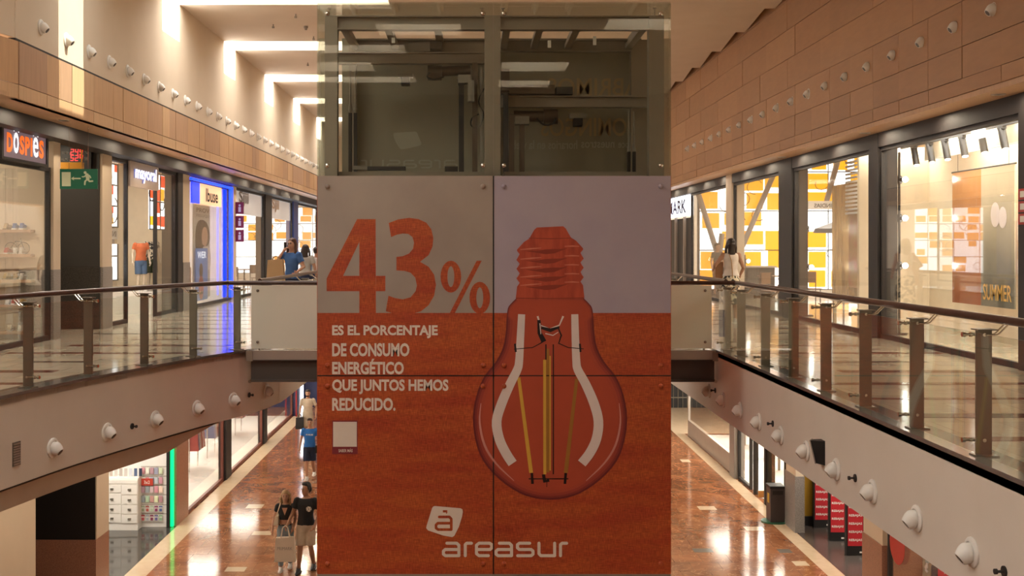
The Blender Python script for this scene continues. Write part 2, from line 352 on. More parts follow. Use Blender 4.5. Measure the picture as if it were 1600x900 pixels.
while y < 56:                                     # saw-tooth edge of the ceiling at the panelled wall
    ceil.hexa([(6.3, y, ZC), (6.34, y, ZC), (6.57, y+2.7, ZC), (6.3, y+2.7, ZC)], [(6.3, y, ZC+.5), (6.34, y, ZC+.5), (6.57, y+2.7, ZC+.5), (6.3, y+2.7, ZC+.5)]); y += 2.7
ceil.build('ceiling', m_plaster, None, label='cream ceiling slabs crossed by long skylight slots', kind='structure')
MB().box(6.2, 7.2, -8.3, 56.3, ZC+.5, ZC+.56).build('ceiling_cove', m_slate, None, label='dark cove above the panelled right wall', kind='structure')
n = 0
for a, b in GAPS:
    n += 1; x0 = -6.42; x1 = SKR
    g = thing('window_%d' % n, ((x0+x1)/2, (a+b)/2, ZC+.4), 'skylight slot across the ceiling, %s from the viewpoint end' % ORD[n-1], None, None, 'structure')
    if n == 5: MB().box(-4.25, x1, a, b, ZC+.42, ZC+.46).build('pane', m_sky, g)   # its sunny end is clear glass
    else: MB().box(x0, x1, a, b, ZC+.42, ZC+.46).build('pane', m_sky, g)
    if n != 5: MB().box(-6.40, -6.36, a, b, 5.98, ZC+.42).build('side_pane', m_sky, g)
MB().box(-6.5, -4.2, 17.0, 18.08, ZC+.48, ZC+.5).build('window_16', m_glass, None, label='clear skylight pane letting a sunbeam fall on the left wall', kind='structure')
for i, q in enumerate(squares):
    MB().box(q[0], q[1], q[2], q[3], ZC+.42, ZC+.46).build('window_%d' % (11+i), m_sky, None, label='square ceiling skylight over the viewpoint deck, number order %s' % ORD[i], kind='structure')
# left upper wall (plaster above, veneer below)
mb = MB(); mb.box(-6.42, -6.3, 15.4, 56, 4.47, 5.98)
for a, b in slabs:
    if b > 13: mb.box(-6.42, -6.3, max(a, 12.6), b, 5.98, ZC)
mb.box(-6.42, -6.3, 17.0, 18.08, 5.98, ZC+.42)
mb.hexa([(-6.3, 15.45, 4.47), (-6.42, 15.45, 4.47), (-7.2, 11, 4.47), (-7.08, 11, 4.47)], [(-6.3, 15.45, ZC), (-6.42, 15.45, ZC), (-7.2, 11, ZC), (-7.08, 11, ZC)])
mb.box(-7.2, -7.08, -8, 11, 4.47, ZC)
mb.box(-6.5, -6.42, -8, 56, 5.9, 7.5)
wl = mb.build('wall_left', m_plaster, None, label='cream plaster upper wall above the left shops', kind='structure')
MB().box(-6.40, -6.30, 15.4, 56, 4.44, 4.47).build('trim_7', m_dark, None, label='thin dark strip painting the shadow line above the left wood fascia', kind='structure')  # dark strip paints the thin shadow along the fascia top
wf = thing('wall_fascia_left', (-6.3, 30, 3.64), 'wood veneer fascia panels above the left shopfronts', None, None, 'structure')
MB().box(-6.42, -6.33, 15.45, 56, 3.64, 4.44).build('backing', m_dark, wf)
y = 15.5; i = 0
while y < 55.5:
    wd = (1.02, .52, .5, 1.02)[i % 4]; mt = m_wood[random.choice((0, 0, 1, 2, 3))]
    MB().box(-6.33, -6.29+random.uniform(-.004, .004), y+.006, y+wd-.006, 3.845, 4.435).build('panel', mt, wf)
    MB().box(-6.33, -6.29+random.uniform(-.004, .004), y+.006, y+wd-.006, 3.645, 3.835).build('panel', m_wood[random.choice((0, 2, 2))], wf)
    y += wd; i += 1
def slant(t, z0, z1, a, b):
    pa = Vector((-6.29, 15.48)).lerp(Vector((-7.07, 11)), a); pb = Vector((-6.29, 15.48)).lerp(Vector((-7.07, 11)), b)
    return MB().hexa([(pa.x, pa.y, z0), (pb.x, pb.y, z0), (pb.x-.05, pb.y, z0), (pa.x-.05, pa.y, z0)], [(pa.x, pa.y, z1), (pb.x, pb.y, z1), (pb.x-.05, pb.y, z1), (pa.x-.05, pa.y, z1)])
for i in range(4):
    slant(0, 3.845, 4.435, i/4+.002, (i+1)/4-.002).build('panel', m_wood[i % 3], wf); slant(0, 3.645, 3.835, i/4+.002, (i+1)/4-.002).build('panel', m_wood[2], wf)
MB().box(-14, -6.33, -8, 56, 3.64, 3.70).build('ceiling_soffit_left', m_wood[0], None, label='wood soffit over the left gallery walk', kind='structure')
MB().box(-7.3, -6.9, 10, 56, 3.4, 3.64).build('trim_8', m_dark, None, label='dark header running above the left shopfronts', kind='structure')
# right wall of veneer panels
wr = thing('wall_right', (6.6, 25, 3.65), 'brown wood-panelled upper wall above the right shops', None, None, 'structure')
MB().box(6.63, 6.75, -8, 56, 3.65, 7.4).build('backing', m_dark, wr)
rows = [3.65, 3.86, 4.29, 4.90, 5.52, 6.13, 6.75, 7.25]; pm = {}
for r in range(7):
    y = 5.0+(.56 if r in (3, 5) else 0); wd = 1.12*(1 if r < 3 else 2)
    while y < 46:
        key = (r, random.randrange(3))
        if key not in pm: pm[key] = MB().box(-.03, 0, .004, wd-.004, .004, rows[r+1]-rows[r]-.004).mesh('panel', m_rwood[key[1]])
        inst(pm[key], 'panel', (6.6+random.uniform(0, .01)+.03-.03, y, rows[r]), wr); y += wd
MB().box(6.6, 14, -8, 24.7, 3.58, 3.65).box(6.6, 7.3, 24.7, 56, 3.58, 3.65).build('ceiling_soffit_right', m_wood[0], None, label='wood soffit over the right gallery walk', kind='structure')
MB().box(7.06, 7.3, 10, 46, 3.33, 3.58).build('trim_9', m_dark, None, label='dark header running above the right shopfronts', kind='structure')
MB().box(7.2, 16, 24.7, 46, 5.4, 5.46).box(7.2, 7.28, 24.7, 46, 3.65, 5.4).box(7.2, 16, 24.7, 24.78, 3.6, 5.4).build('ceiling_cafe', m_cream, None, label='high cream ceiling inside the right cafe', kind='structure')
# outer shells so no sky leaks in
MB().box(-14.2, -14, -8, 56, ZL, 7.4).build('wall_outer_left', m_cream, None, label='outer cream wall behind the left shops', kind='structure')
MB().box(16, 16.2, -8, 56, ZL, 7.4).build('wall_outer_right', m_cream, None, label='outer cream wall behind the right shops', kind='structure')
# bridge behind the lifts
YB = 17.2; XB0, XB1 = -3.46, 3.74
br = thing('floor_bridge', (0.2, 18.5, -.5), 'steel footbridge crossing behind the lift tower', None, None, 'structure')
MB().box(XB0, XB1, YB+.08, 19.8, -.1, 0).build('deck', m_floorup, br)
MB().box(XB0, XB1, YB, YB+.12, -.14, 0.0).build('channel', m_steel2, br)
mb = MB(); mb.box(XB0+.03, XB1-.03, YB+.06, YB+.08, -.46, -.14).box(XB0+.03, XB1-.03, YB-.02, YB+.16, -.48, -.45).box(XB0+.03, XB1-.03, YB-.02, YB+.16, -.155, -.14)
mb.build('beam', m_beam, br)
for x in (XB0+.02, XB1-.02): MB().box(x-.05, x+.05, YB-.03, YB+.1, -.16, .0).build('end_plate', m_steel, br)
for x in (XB0+.03, XB1-.03): MB().cyl((x, YB-.05, -.47), (x, YB+.05, -.47), .025).build('bolt', m_chrome, br)
# ================================================================== LIFT TOWER
YE = 15.1; SE = F/YE
def ex(x): return (x-CX)/SE
def ez(y): return EZ+(CY-y)/SE
ETH = .03
tower = thing('lift_tower', (ex(772), YE+1.1, ZL), 'glass and steel twin lift tower wrapped in an orange light-bulb advert', 'lift')
x0, xm, x1 = ex(496), ex(771), ex(1048); zt, zg, zs, zb = ez(5), ez(275), ez(587), ez(897); zo = ez(489)
def admat(name, c, c2, c3):
    m = M(name, c, .42, c2=c2, scale=2.2, stretch=(.5, 1, 3), detail=8, lo=.32, hi=.68); N = m.node_tree.nodes; L = m.node_tree.links
    rp = next(n for n in N if n.type == 'VALTORGB'); tc = next(n for n in N if n.type == 'TEX_COORD'); out = rp.outputs[0]
    for st in ((10, 1, 150), (130, 1, 12)):       # woven threads
        mp = N.new('ShaderNodeMapping'); mp.inputs['Scale'].default_value = st; nz = N.new('ShaderNodeTexNoise'); nz.inputs['Scale'].default_value = 1; nz.inputs['Detail'].default_value = 1
        r2 = N.new('ShaderNodeValToRGB'); r2.color_ramp.elements[0].position = .38; r2.color_ramp.elements[1].position = .62; r2.color_ramp.elements[0].color = (*c3, 1); r2.color_ramp.elements[1].color = (1.12, 1.1, 1.05, 1)
        mx = N.new('ShaderNodeMix'); mx.data_type = 'RGBA'; mx.blend_type = 'MULTIPLY'; mx.inputs['Factor'].default_value = .6
        L.new(tc.outputs['Object'], mp.inputs[0]); L.new(mp.outputs[0], nz.inputs['Vector']); L.new(nz.outputs['Fac'], r2.inputs[0]); L.new(out, mx.inputs['A']); L.new(r2.outputs[0], mx.inputs['B']); out = mx.outputs['Result']
    L.new(out, N['Principled BSDF'].inputs['Base Color']); return m
m_ador = admat('advert_orange', (.46, .068, .026), (.56, .125, .032), (.62, .5, .5))
m_adgr = M('advert_grey', (.40, .335, .28), .4, c2=(.34, .275, .235), scale=1.5, detail=6)
m_adla = M('advert_lavender', (.45, .385, .43), .4, c2=(.40, .34, .41), scale=1.5, detail=6)
m_adwh = M('advert_white', (.80, .70, .60), .45)
m_maroon = M('advert_maroon', (.24, .03, .04), .45)
g = .006
boltm = MB().lathe([(.034, 0), (.034, -.008), (.03, -.022), (.018, -.034), (.004, -.037)], (0, 0, 0), (0, 1, 0), 14).mesh('bolt', m_chrome, True)
def bolted(par, xa, xb, za, zz, mat):
    for bx_ in (xa+.135, xb-.135):
        for bz in (za+.14, zz-.14):
            c = inst(boltm, 'bolt', (bx_, YE, bz), par)
            if mat: c.data = boltpr[mat]
boltpr = {}
for nm, m in (('or', m_ador), ('gr', m_adgr), ('la', m_adla)):
    me = boltm.copy(); me.materials.clear(); me.materials.append(m); boltpr[nm] = me
for i, (xa, xb, mt, key) in enumerate(((x0, xm-g, m_adgr, 'gr'), (xm+g, x1, m_adla, 'la'))):
    p = MB().box(xa, xb, YE, YE+ETH, zo, zg, 0).box(xa, xb, YE, YE+ETH, zs+g, zo, 1).build('advert_panel', [mt, m_ador], tower)
    for bx_ in (xa+.135, xb-.135):
        inst(boltpr[key], 'bolt', (bx_, YE, zg-.14), p); inst(boltpr['or'], 'bolt', (bx_, YE, zs+.14), p)
    p = MB().box(xa, xb, YE, YE+ETH, zb, zs-g).build('advert_panel', m_ador, tower)
    bolted(p, xa, xb, zb, zs, 'or')
    gp = MB().box(xa, xb, YE, YE+.02, zg+g, zt).build('front_glass', m_towerglass, tower); bolted(gp, xa, xb, zg, zt, None)
    gp = MB().box(xa, xb, YE, YE+.02, ZL+.15, zb-g).build('lower_glass', m_towerglass, tower)
MB().box(xm-.008, xm+.008, YE-.0045, YE+.01, zb, zg).build('joint', m_black, tower); MB().box(x0, x1, YE-.0045, YE+.01, zs-.007, zs+.007).build('joint', m_black, tower)
MB().box(x0, x1, YE+.0, YE+.06, zb-.03, zb-.001).build('joint', m_steel2, tower)
DEP = 2.0
for xs in (x0, x1):
    MB().box(xs-.01, xs+.01, YE+.03, YE+DEP, zg, zt).build('side_glass', m_towerglass, tower)
    MB().box(xs-.01, xs+.01, YE+.03, YE+DEP, zb, zg).build('side_panel', m_ador, tower)
    MB().box(xs-.01, xs+.01, YE+.03, YE+DEP, ZL+.15, zb).build('side_glass', m_towerglass, tower)
MB().box(x0, x1, YE, YE+DEP, zt, zt+.02).build('roof_glass', m_towerglass, tower)
m_rear = M('rear_panel', (.33, .30, .225), .5, c2=(.28, .25, .185), scale=.8)
m_rear2 = M('rear_print_pale', (.45, .42, .34), .5); m_rear3 = M('rear_print_ochre', (.45, .32, .18), .5)
rear = MB().box(x0+.1, x1-.1, YE+DEP-.03, YE+DEP, zb, PZ(60, YE+DEP-.03)).build('rear_panel', m_rear, tower)
YR = YE+DEP-.03
def rx(x): return PX(x, YR)
def rz(y): return PZ(y, YR)
for s, a, b, c, d, mt in (('ABRIMOS', 855, 1000, 150, 122, m_rear3), ('DOMINGOS', 845, 1000, 213, 184, m_rear3), ('Conoce', 966, 1004, 231, 219, m_rear2), ('nuestros', 908, 960, 231, 220, m_rear2), ('horarios en la web', 800, 902, 233, 219, m_rear2)):
    text('lettering', s, (rx(a), YR, rz(c)), (1, 0, 0), (0, 0, 1), rx(b)-rx(a), rz(d)-rz(c), mt, rear, mirror=True, th=.004)
# logo strokes, shared by the front advert and the see-through rear print
LOGO = [(225, 175), (455, 195), (472, 205), (475, 228), (468, 270), (440, 360), (400, 440), (380, 453), (300, 438), (165, 393), (148, 372), (152, 350), (200, 195), (210, 180)]
A1 = [[(265, 272), (355, 272), (372, 290), (372, 385)], [(372, 385), (255, 385), (236, 372), (236, 343), (252, 328), (372, 328)]]
WORD = [[(333, 507), (420, 507), (440, 525), (440, 618)], [(440, 618), (320, 618), (302, 605), (302, 578), (318, 563), (440, 563)], [(497, 618), (497, 520), (510, 507), (552, 507)],
        [(703, 618), (620, 618), (597, 600), (597, 525), (620, 507), (715, 507), (733, 520), (733, 548), (718, 563), (600, 563)],
        [(802, 507), (890, 507), (910, 525), (910, 618)], [(910, 618), (790, 618), (772, 605), (772, 578), (788, 563), (910, 563)],
        [(1072, 507), (980, 507), (963, 520), (963, 548), (980, 563), (1085, 563), (1102, 577), (1102, 605), (1085, 618), (965, 618)],
        [(1155, 507), (1155, 600), (1172, 618), (1295, 618)], [(1295, 507), (1295, 618)], [(1347, 618), (1347, 520), (1362, 507), (1402, 507)]]
def pf(ox, oy, s, dy=.0):
    return lambda u, v: (ex(ox+u*s), YE-dy, ez(oy+v*s))
fn = pf(640, 760, .175, .001); d1 = (0, -.001, 0)
mb = MB().prism(LOGO, fn, d1); lg = mb.build('logo_emblem', m_adwh, tower)
mb = MB(); fn2 = pf(640, 760, .175, .0022)
for s in A1: stroke(mb, s, 12, fn2, (0, -.0008, 0))
mb.prism([(297, 212), (337, 212), (337, 237), (326, 245), (326, 232), (297, 232)], fn2, (0, -.0008, 0)); mb.build('emblem_letter', m_ador, lg)
mb = MB()
for s in WORD: stroke(mb, s, 13.5, fn, d1)
mb.build('logo_lettering', m_adwh, tower)
rf = lambda u, v: (rx(1*(565+(1402-u)*.135)), YR-.002, rz(200+v*.1))
mb = MB()
for s in WORD: stroke(mb, s, 11, rf, (0, -.001, 0))
mb.prism([(p[0]+560, p[1]-120) for p in LOGO], rf, (0, -.001, 0)); mb.build('rear_logo', m_rear2, rear)
# headline figure
fn = pf(495, 280, .2444, .001)
mb = MB()
for poly in ([(272, 255), (376, 255), (378, 858), (272, 858)], [(258, 255), (272, 255), (272, 400), (168, 618), (71, 618)], [(71, 618), (272, 618), (272, 716), (63, 716), (63, 635)], [(378, 618), (438, 618), (438, 716), (378, 716)]): mb.prism(poly, fn, d1)
th = [(460, 280), (520, 257), (590, 247), (650, 255), (700, 278), (732, 320), (745, 375), (740, 430), (715, 485), (660, 528), (715, 560), (750, 610), (762, 675), (750, 745), (715, 805), (665, 845), (600, 862), (530, 862), (480, 855), (441, 845), (458, 745), (500, 760), (550, 768), (600, 755), (632, 715), (640, 680), (630, 630), (600, 598), (560, 586), (509, 583), (509, 497), (550, 492), (590, 475), (615, 445), (622, 405), (612, 370), (585, 350), (550, 347), (510, 355), (475, 370)]
mb.prism(th, fn, d1)
for cx_, cy_ in ((857, 623), (1042, 758)):
    for i in range(24):
        a = 2*math.pi*i/24; b = 2*math.pi*(i+1)/24
        mb.prism([(cx_+66*math.cos(a), cy_+102*math.sin(a)), (cx_+66*math.cos(b), cy_+102*math.sin(b)), (cx_+22*math.cos(b), cy_+67*math.sin(b)), (cx_+22*math.cos(a), cy_+67*math.sin(a))], fn, d1)
mb.prism([(1022, 521), (1054, 521), (880, 860), (848, 860)], fn, d1)
mb.build('headline_figure', m_ador, tower, label='large orange 43% numerals')
for s, a, b, c, d in (('ES EL PORCENTAJE', 519, 684, 508, 528.5), ('DE CONSUMO', 519, 639.7, 536, 557), ('ENERGÉTICO', 519, 631, 560.5, 585), ('QUE JUNTOS HEMOS', 519, 700.7, 592.7, 616), ('REDUCIDO.', 519, 618, 621.6, 642)):
    text('slogan_lettering', s, (ex(a), YE, ez(d)), (1, 0, 0), (0, 0, 1), ex(b)-ex(a), ez(c)-ez(d), m_adwh, tower, bold=.036, th=.002)
MB().box(ex(519), ex(559), YE-.002, YE, ez(709.5), ez(657)).build('code_card_frame', m_maroon, tower)
MB().box(ex(520.5), ex(557.5), YE-.003, YE-.0005, ez(698), ez(659)).build('code_card', m_adwh, tower)
text('card_lettering', 'SABER MÁS', (ex(529), YE, ez(706.5)), (1, 0, 0), (0, 0, 1), ex(551)-ex(529), ez(700.5)-ez(706.5), m_adwh, tower, bold=.02, th=.003)
# printed light bulb
bulb = thing('printed_bulb', (0, 0, 0)); bulb.parent = tower; bulb.location = -origin(tower); ORG[bulb.name] = Vector((0, 0, 0))
m_bc = M('print_cap_red', (.52, .085, .04), .4, c2=(.34, .045, .025), scale=5, stretch=(3, 1, .6), detail=3, lo=.35, hi=.75); m_bcd = M('print_cap_dark', (.27, .035, .02), .4); m_bcl = M('print_cap_light', (.66, .22, .14), .4)
rimc = [M('print_glass_%d' % i, c, .42) for i, c in enumerate(((.17, .022, .022), (.26, .036, .028), (.36, .055, .034), (.44, .072, .036), (.47, .075, .035)))]
m_yel = M('print_yellow', (.72, .42, .06), .4); m_gold = M('print_gold', (.38, .17, .03), .4); m_blkp = M('print_black', (.02, .01, .01), .4); m_hi = M('print_highlight', (.80, .68, .62), .4); m_pk = M('print_pink', (.62, .27, .22), .4)
MX = 859.4
R = [(912, 466), (920, 474), (925.3, 482), (927.5, 500.7), (929, 522), (933, 543), (944, 565), (962.7, 589), (974.7, 618.7), (980, 653), (976, 688), (964, 720), (938.7, 749), (906.7, 770.7), (880, 779), (859.4, 781)]
R = [tuple(p) for p in crom(R, 3)]
def sym(pts): return pts+[(2*MX-x, y) for x, y in reversed(pts[:-1])]
for i, inset in enumerate((0, 3, 6, 10, 15)):
    pts = []
    for k, (x, y) in enumerate(R):
        a = Vector(R[max(k-1, 0)]); b = Vector(R[min(k+1, len(R)-1)]); t = (b-a).normalized(); n = Vector((-t.y, t.x))
        q = Vector((x, y))+n*inset*(1 if y > 500 else .35); pts.append((max(q.x, MX), q.y))
    MB().prism(sym(pts), lambda u, v, i=i: (ex(u), YE-.0012-.0003*i, ez(v)), (0, -.0002, 0)).build('printed_glass', rimc[i], bulb)
fb = lambda k: (lambda u, v: (ex(u), YE-.003-.0008*k, ez(v)))
dd = (0, -.0002, 0)
CR = [(880, 353.5), (884, 357), (892, 371), (900, 376), (911, 388), (911, 390), (907, 395), (909, 399), (912, 404), (907, 410), (909, 414), (912, 418), (907, 425), (909, 429), (912, 433), (907, 440), (911, 446), (912, 456), (913, 464), (911, 467)]
mb = MB().prism(CR+[(2*MX-x, y+2) for x, y in reversed(CR)], fb(0), dd); mb.build('printed_cap', m_bc, bulb)
mb = MB(); mb2 = MB()
for yy in (389, 404, 418, 432, 445):
    ribbon(mb, [(822, yy+3), (838, yy+4.5), (852, yy+4.5), (866, yy+3.5), (876, yy+1.5), (886, yy-1)], [.6, 3, 7.5, 7, 3, .6], fb(1), dd); mb2 = MB(); ribbon(mb2, [(813, yy+1), (830, yy-.5), (846, yy-1.5)], [1, 2, .8], fb(1), dd); mb2.build('cap_shine', m_bcl, bulb); mb2 = MB(); ribbon(mb2, [(882, yy-4), (895, yy-4.5), (905, yy-4)], [.8, 2, 1], fb(1), dd); mb2.build('cap_shine', m_bcl, bulb)
ribbon(mb, [(826, 372), (860, 373), (893, 372)], [1, 1.5, 1], fb(1), dd); ribbon(mb, [(806, 466), (860, 466.5), (913, 465.5)], [1.5, 1.5, 1.5], fb(1), dd)
mb.build('cap_shading', m_bcd, bulb)
mb = MB()
ribbon(mb, [tuple(p) for p in crom([(898, 491), (899, 530), (900.5, 565), (903, 578), (915, 600), (928, 630), (935, 658), (932, 685), (922, 707), (909, 724)], 4)], [11+4*min(1, i/20) for i in range(37)], fb(2), dd); mb.build('highlight', m_hi, bulb); mb = MB()
ribbon(mb, [tuple(p) for p in crom([(815, 491), (813, 530), (811, 565), (808, 578), (797, 600), (784, 630), (776, 658), (780, 685), (790, 707), (801, 724)], 4)], [11+4*min(1, i/20) for i in range(37)], fb(2), dd)
mb.build('highlight', m_hi, bulb)
mb = MB(); C1 = [tuple(p) for p in crom([(751.5, 630), (749.5, 660), (757, 695), (775, 724), (803, 751)], 4)]
ribbon(mb, C1, [1+2.6*math.sin(math.pi*i/16) for i in range(17)], fb(2), dd); mb.build('rim_reflection', m_pk, bulb); mb = MB(); ribbon(mb, [(2*MX-x, y) for x, y in C1], [1+2.2*math.sin(math.pi*i/16) for i in range(17)], fb(2), dd); mb.build('rim_reflection', m_pk, bulb)
mb = MB(); ribbon(mb, [(810.5, 590), (829.9, 738.7)], [5, 6], fb(1), dd); ribbon(mb, [(851, 562), (851.2, 741)], [4.6, 4.6], fb(3), dd); ribbon(mb, [(859.5, 556), (859.5, 735)], [2, 2], fb(3), dd); mb.build('filament', m_yel, bulb)
mb = MB(); ribbon(mb, [(901, 592), (884, 738.7)], [5, 6.5], fb(1), dd); ribbon(mb, [(856, 545), (856, 738)], [4.5, 4.5], fb(1), dd); mb.build('filament', m_gold, bulb)
mb = MB(); ribbon(mb, [(864.5, 538), (864.5, 741)], [1.7, 1.7], fb(3), dd); ribbon(mb, [(853, 538), (853, 562)], [2, 2], fb(3), dd); ribbon(mb, [(826, 748), (888, 748)], [1.6, 1.6], fb(3), dd)
ribbon(mb, [(831, 739), (832, 756)], [4, 4], fb(3), dd); ribbon(mb, [(884, 739), (882.5, 756)], [4, 4], fb(3), dd); ribbon(mb, [(849, 741), (851, 752), (858, 750)], [5, 6, 5], fb(3), dd); ribbon(mb, [(854.4, 752), (854.4, 761)], [.9, .9], fb(3), dd)
ribbon(mb, [(847, 535), (832, 543), (803, 545.5)], [1.5, 1.3, 1.2], fb(3), dd); ribbon(mb, [(872, 536), (888, 543), (912, 545)], [1.5, 1.3, 1.2], fb(3), dd)
ribbon(mb, [(842, 500), (843, 520), (850, 534)], [5, 6.5, 8], fb(3), dd); ribbon(mb, [(846, 512), (860, 516), (874, 511)], [4, 6, 3], fb(3), dd); ribbon(mb, [(872, 512), (877, 524), (873, 536)], [2, 2.4, 1.5], fb(3), dd); ribbon(mb, [(804.5, 537), (806, 550)], [3, 3], fb(3), dd); ribbon(mb, [(906, 537), (907, 550)], [3, 3], fb(3), dd)
mb.build('printed_wires', m_blkp, bulb)
mb = MB(); ribbon(mb, [(840, 494), (844, 508), (859, 514), (874, 508), (880, 494)], [3, 2, 2, 2, 3], fb(2), dd); ribbon(mb, [(843.5, 505), (845, 522)], [1.6, 1.2], fb(4), dd); ribbon(mb, [(852, 521), (864, 524), (872, 519)], [1.5, 1.5, 1], fb(4), dd); mb.build('stem_shine', m_hi, bulb)
# steel frame
YF = YE+.2
def fx(x, Y=YF): return PX(x, Y)
def fz(y, Y=YF): return PZ(y, Y)
ztop = fz(24)
for a, b in ((507.5, 527), (757, 782), (1014, 1037.5)):
    MB().box(fx(a), fx(b), YF, YF+.17, ZL, ztop).build('post', m_steel, tower)
def ibeam(xa, xb, y, za, zz, name='beam', fl=.012, w=.07):
    MB().box(xa, xb, y, y+.012, za, zz).box(xa, xb, y-w, y+w, zz-fl*1.5, zz).box(xa, xb, y-w, y+w, za, za+fl*1.5).build(name, m_steel, tower)
ibeam(fx(527), fx(757), YF+.07, fz(46), ztop); ibeam(fx(782), fx(1014), YF+.07, fz(46), ztop)
YK = YE+DEP-.28
for a, b in ((545, 556), (762, 776), (986, 1011)):
    MB().box(PX(a, YK), PX(b, YK), YK, YK+.15, ZL, PZ(62, YK)).build('post', m_steel, tower)
ibeam(PX(548, YK), PX(986, YK), YK+.05, PZ(80, YK), PZ(61, YK))
for a, b in ((531, 556), (600, 622), (678, 692), (786, 798), (838, 856), (896, 916), (1000, 1012)):
    xa, xb = fx(a), fx(a)+.10
    MB().box(xa, xb, YF+.1, YK, fz(46), fz(38)).box(xa+.04, xa+.055, YF+.1, YK, fz(38), ztop-.02).build('roof_beam', m_steel, tower)
YM = YE+1.0
def mz(y): return PZ(y, YM)
def mx_(x): return PX(x, YM)
MB().box(mx_(529), mx_(757), YM, YM+.02, mz(99), mz(83)).box(mx_(529), mx_(757), YM-.06, YM+.08, mz(84), mz(82.3)).box(mx_(529), mx_(757), YM-.06, YM+.08, mz(100), mz(98.3)).build('machine_beam', m_steel, tower)
MB().box(mx_(782), mx_(1012), YM, YM+.02, mz(167), mz(151)).box(mx_(782), mx_(1012), YM-.06, YM+.08, mz(152), mz(150)).box(mx_(782), mx_(1012), YM-.06, YM+.08, mz(168), mz(166.5)).build('machine_beam', m_steel, tower)
m_mach = M('machine_brown', (.12, .085, .06), .4, metal=.3); m_mach2 = M('machine_grey', (.26, .23, .19), .45)
def mbox(name, a, b, c, d, y0, y1, m): return MB().box(mx_(a), mx_(b), YE+y0, YE+y1, mz(d), mz(c)).build(name, m, tower)
mbox('hoist_machine', 672, 690, 66, 78, .9, 1.3, m_mach); mbox('rail_plate', 674, 758, 62, 78, 1.25, 1.3, m_steel)
mo = MB().cyl((mx_(668), YM+.1, mz(112)), (mx_(690), YM+.1, mz(112)), .11, n=16).cyl((mx_(690), YM+.1, mz(110)), (mx_(735), YM+.1, mz(108)), .075, n=14).build('hoist_motor', m_mach, tower, True)
mbox('motor_box', 716, 736, 120, 132, .8, 1.0, m_mach2); mbox('control_box', 731, 741, 130, 163, .7, .8, m_mach2)
mbox('buffer_box', 627, 640, 121, 133, .95, 1.1, m_black); mbox('buffer_bracket', 622, 645, 115, 121, .98, 1.08, m_mach2)
mo = MB().cyl((mx_(803), YM+.1, mz(180)), (mx_(850), YM+.1, mz(181)), .08, n=14).cyl((mx_(850), YM+.1, mz(181)), (mx_(872), YM+.1, mz(181)), .11, n=16).build('hoist_motor', m_mach, tower, True)
mbox('motor_box', 804, 826, 184, 196, .8, 1.0, m_mach2); mbox('buffer_box', 896, 910, 185, 197, .95, 1.1, m_black); mbox('buffer_bracket', 890, 916, 178, 185, .98, 1.08, m_mach2)
mbox('machine_cover', 782, 866, 134, 148, .9, 1.3, m_mach); mbox('drive_box', 868, 894, 137, 149, .9, 1.2, m_black); mbox('drive_box', 782, 795, 113, 146, .7, 1.0, m_mach)
for xx, za, zz, rr, m in ((548.5, 111, 160, .012, m_mach2), (556.5, 111, 160, .012, m_mach2), (981, 176, 222, .012, m_mach2), (989, 176, 222, .012, m_mach2)):
    yb = za+52; MB().cyl((mx_(xx), YM-.1, mz(za)), (mx_(xx), YM-.1, mz(yb)), rr, n=8).cyl((mx_(xx), YM-.1, mz(yb)), (mx_(xx), YM-.1, mz(yb+10)), .018, .03, n=8).cyl((mx_(xx), YM-.1, mz(yb+10)), (mx_(xx), YM-.1, mz(yb+14)), .03, .012, n=8).build('rope_socket', m_mach2, tower, True)
for xx, w_, za, m in ((548.5, 5, 178, m_black), (556.5, 5, 178, m_black), (721, 8, 132, m_black), (742, 8, 100, m_mach), (752, 4, 110, m_mach2), (790, 8, 140, m_slate), (799, 8, 180, m_mach), (815, 8, 196, m_mach), (981, 5, 238, m_black), (989, 5, 238, m_black)):
    MB().box(mx_(xx-w_/2), mx_(xx+w_/2), YM-.13, YM-.05, zb, mz(za)).build('guide_rail', m, tower)
for pts in ([(672, 115), (668, 122), (678, 126), (694, 122)], [(716, 126), (718, 136), (728, 132)], [(838, 186), (848, 196), (862, 195), (868, 186)], [(748, 180), (738, 186), (736, 196), (742, 202)], [(756, 140), (748, 160), (755, 180), (750, 200)]):
    MB().tube([(p.x, YM-.12, p.y) for p in crom([(mx_(a), mz(b)) for a, b in pts], 5)], .012, 6).build('cable', m_black, tower, True)
mbox('cross_bar', 578, 636, 263, 269, .6, .7, m_black); mbox('cross_bar', 555, 578, 262, 268, .6, .66, m_mach2); mbox('cross_bar', 696, 716, 263, 271, .6, .7, m_black); mbox('cab_roof', 535, 757, 272, 290, .5, 1.6, m_steel); mbox('cab_roof', 786, 1010, 272, 290, .5, 1.6, m_steel)
for a, b, t in ((617, 72, 80), (851, 76, 87), (919, 70, 83)): mbox('tag_plate', a, a+5, b, t, .35, .36, m_white)
so_ = MB().cyl((0, 0, 0), (0, 0, .1), .007, n=6).cyl((0, 0, .1), (0, 0, .112), .025, n=10).mesh('standoff', m_steel)
for a in (514, 753, 786, 1024): inst(so_, 'standoff', (fx(a), YF+.06, ztop), tower)
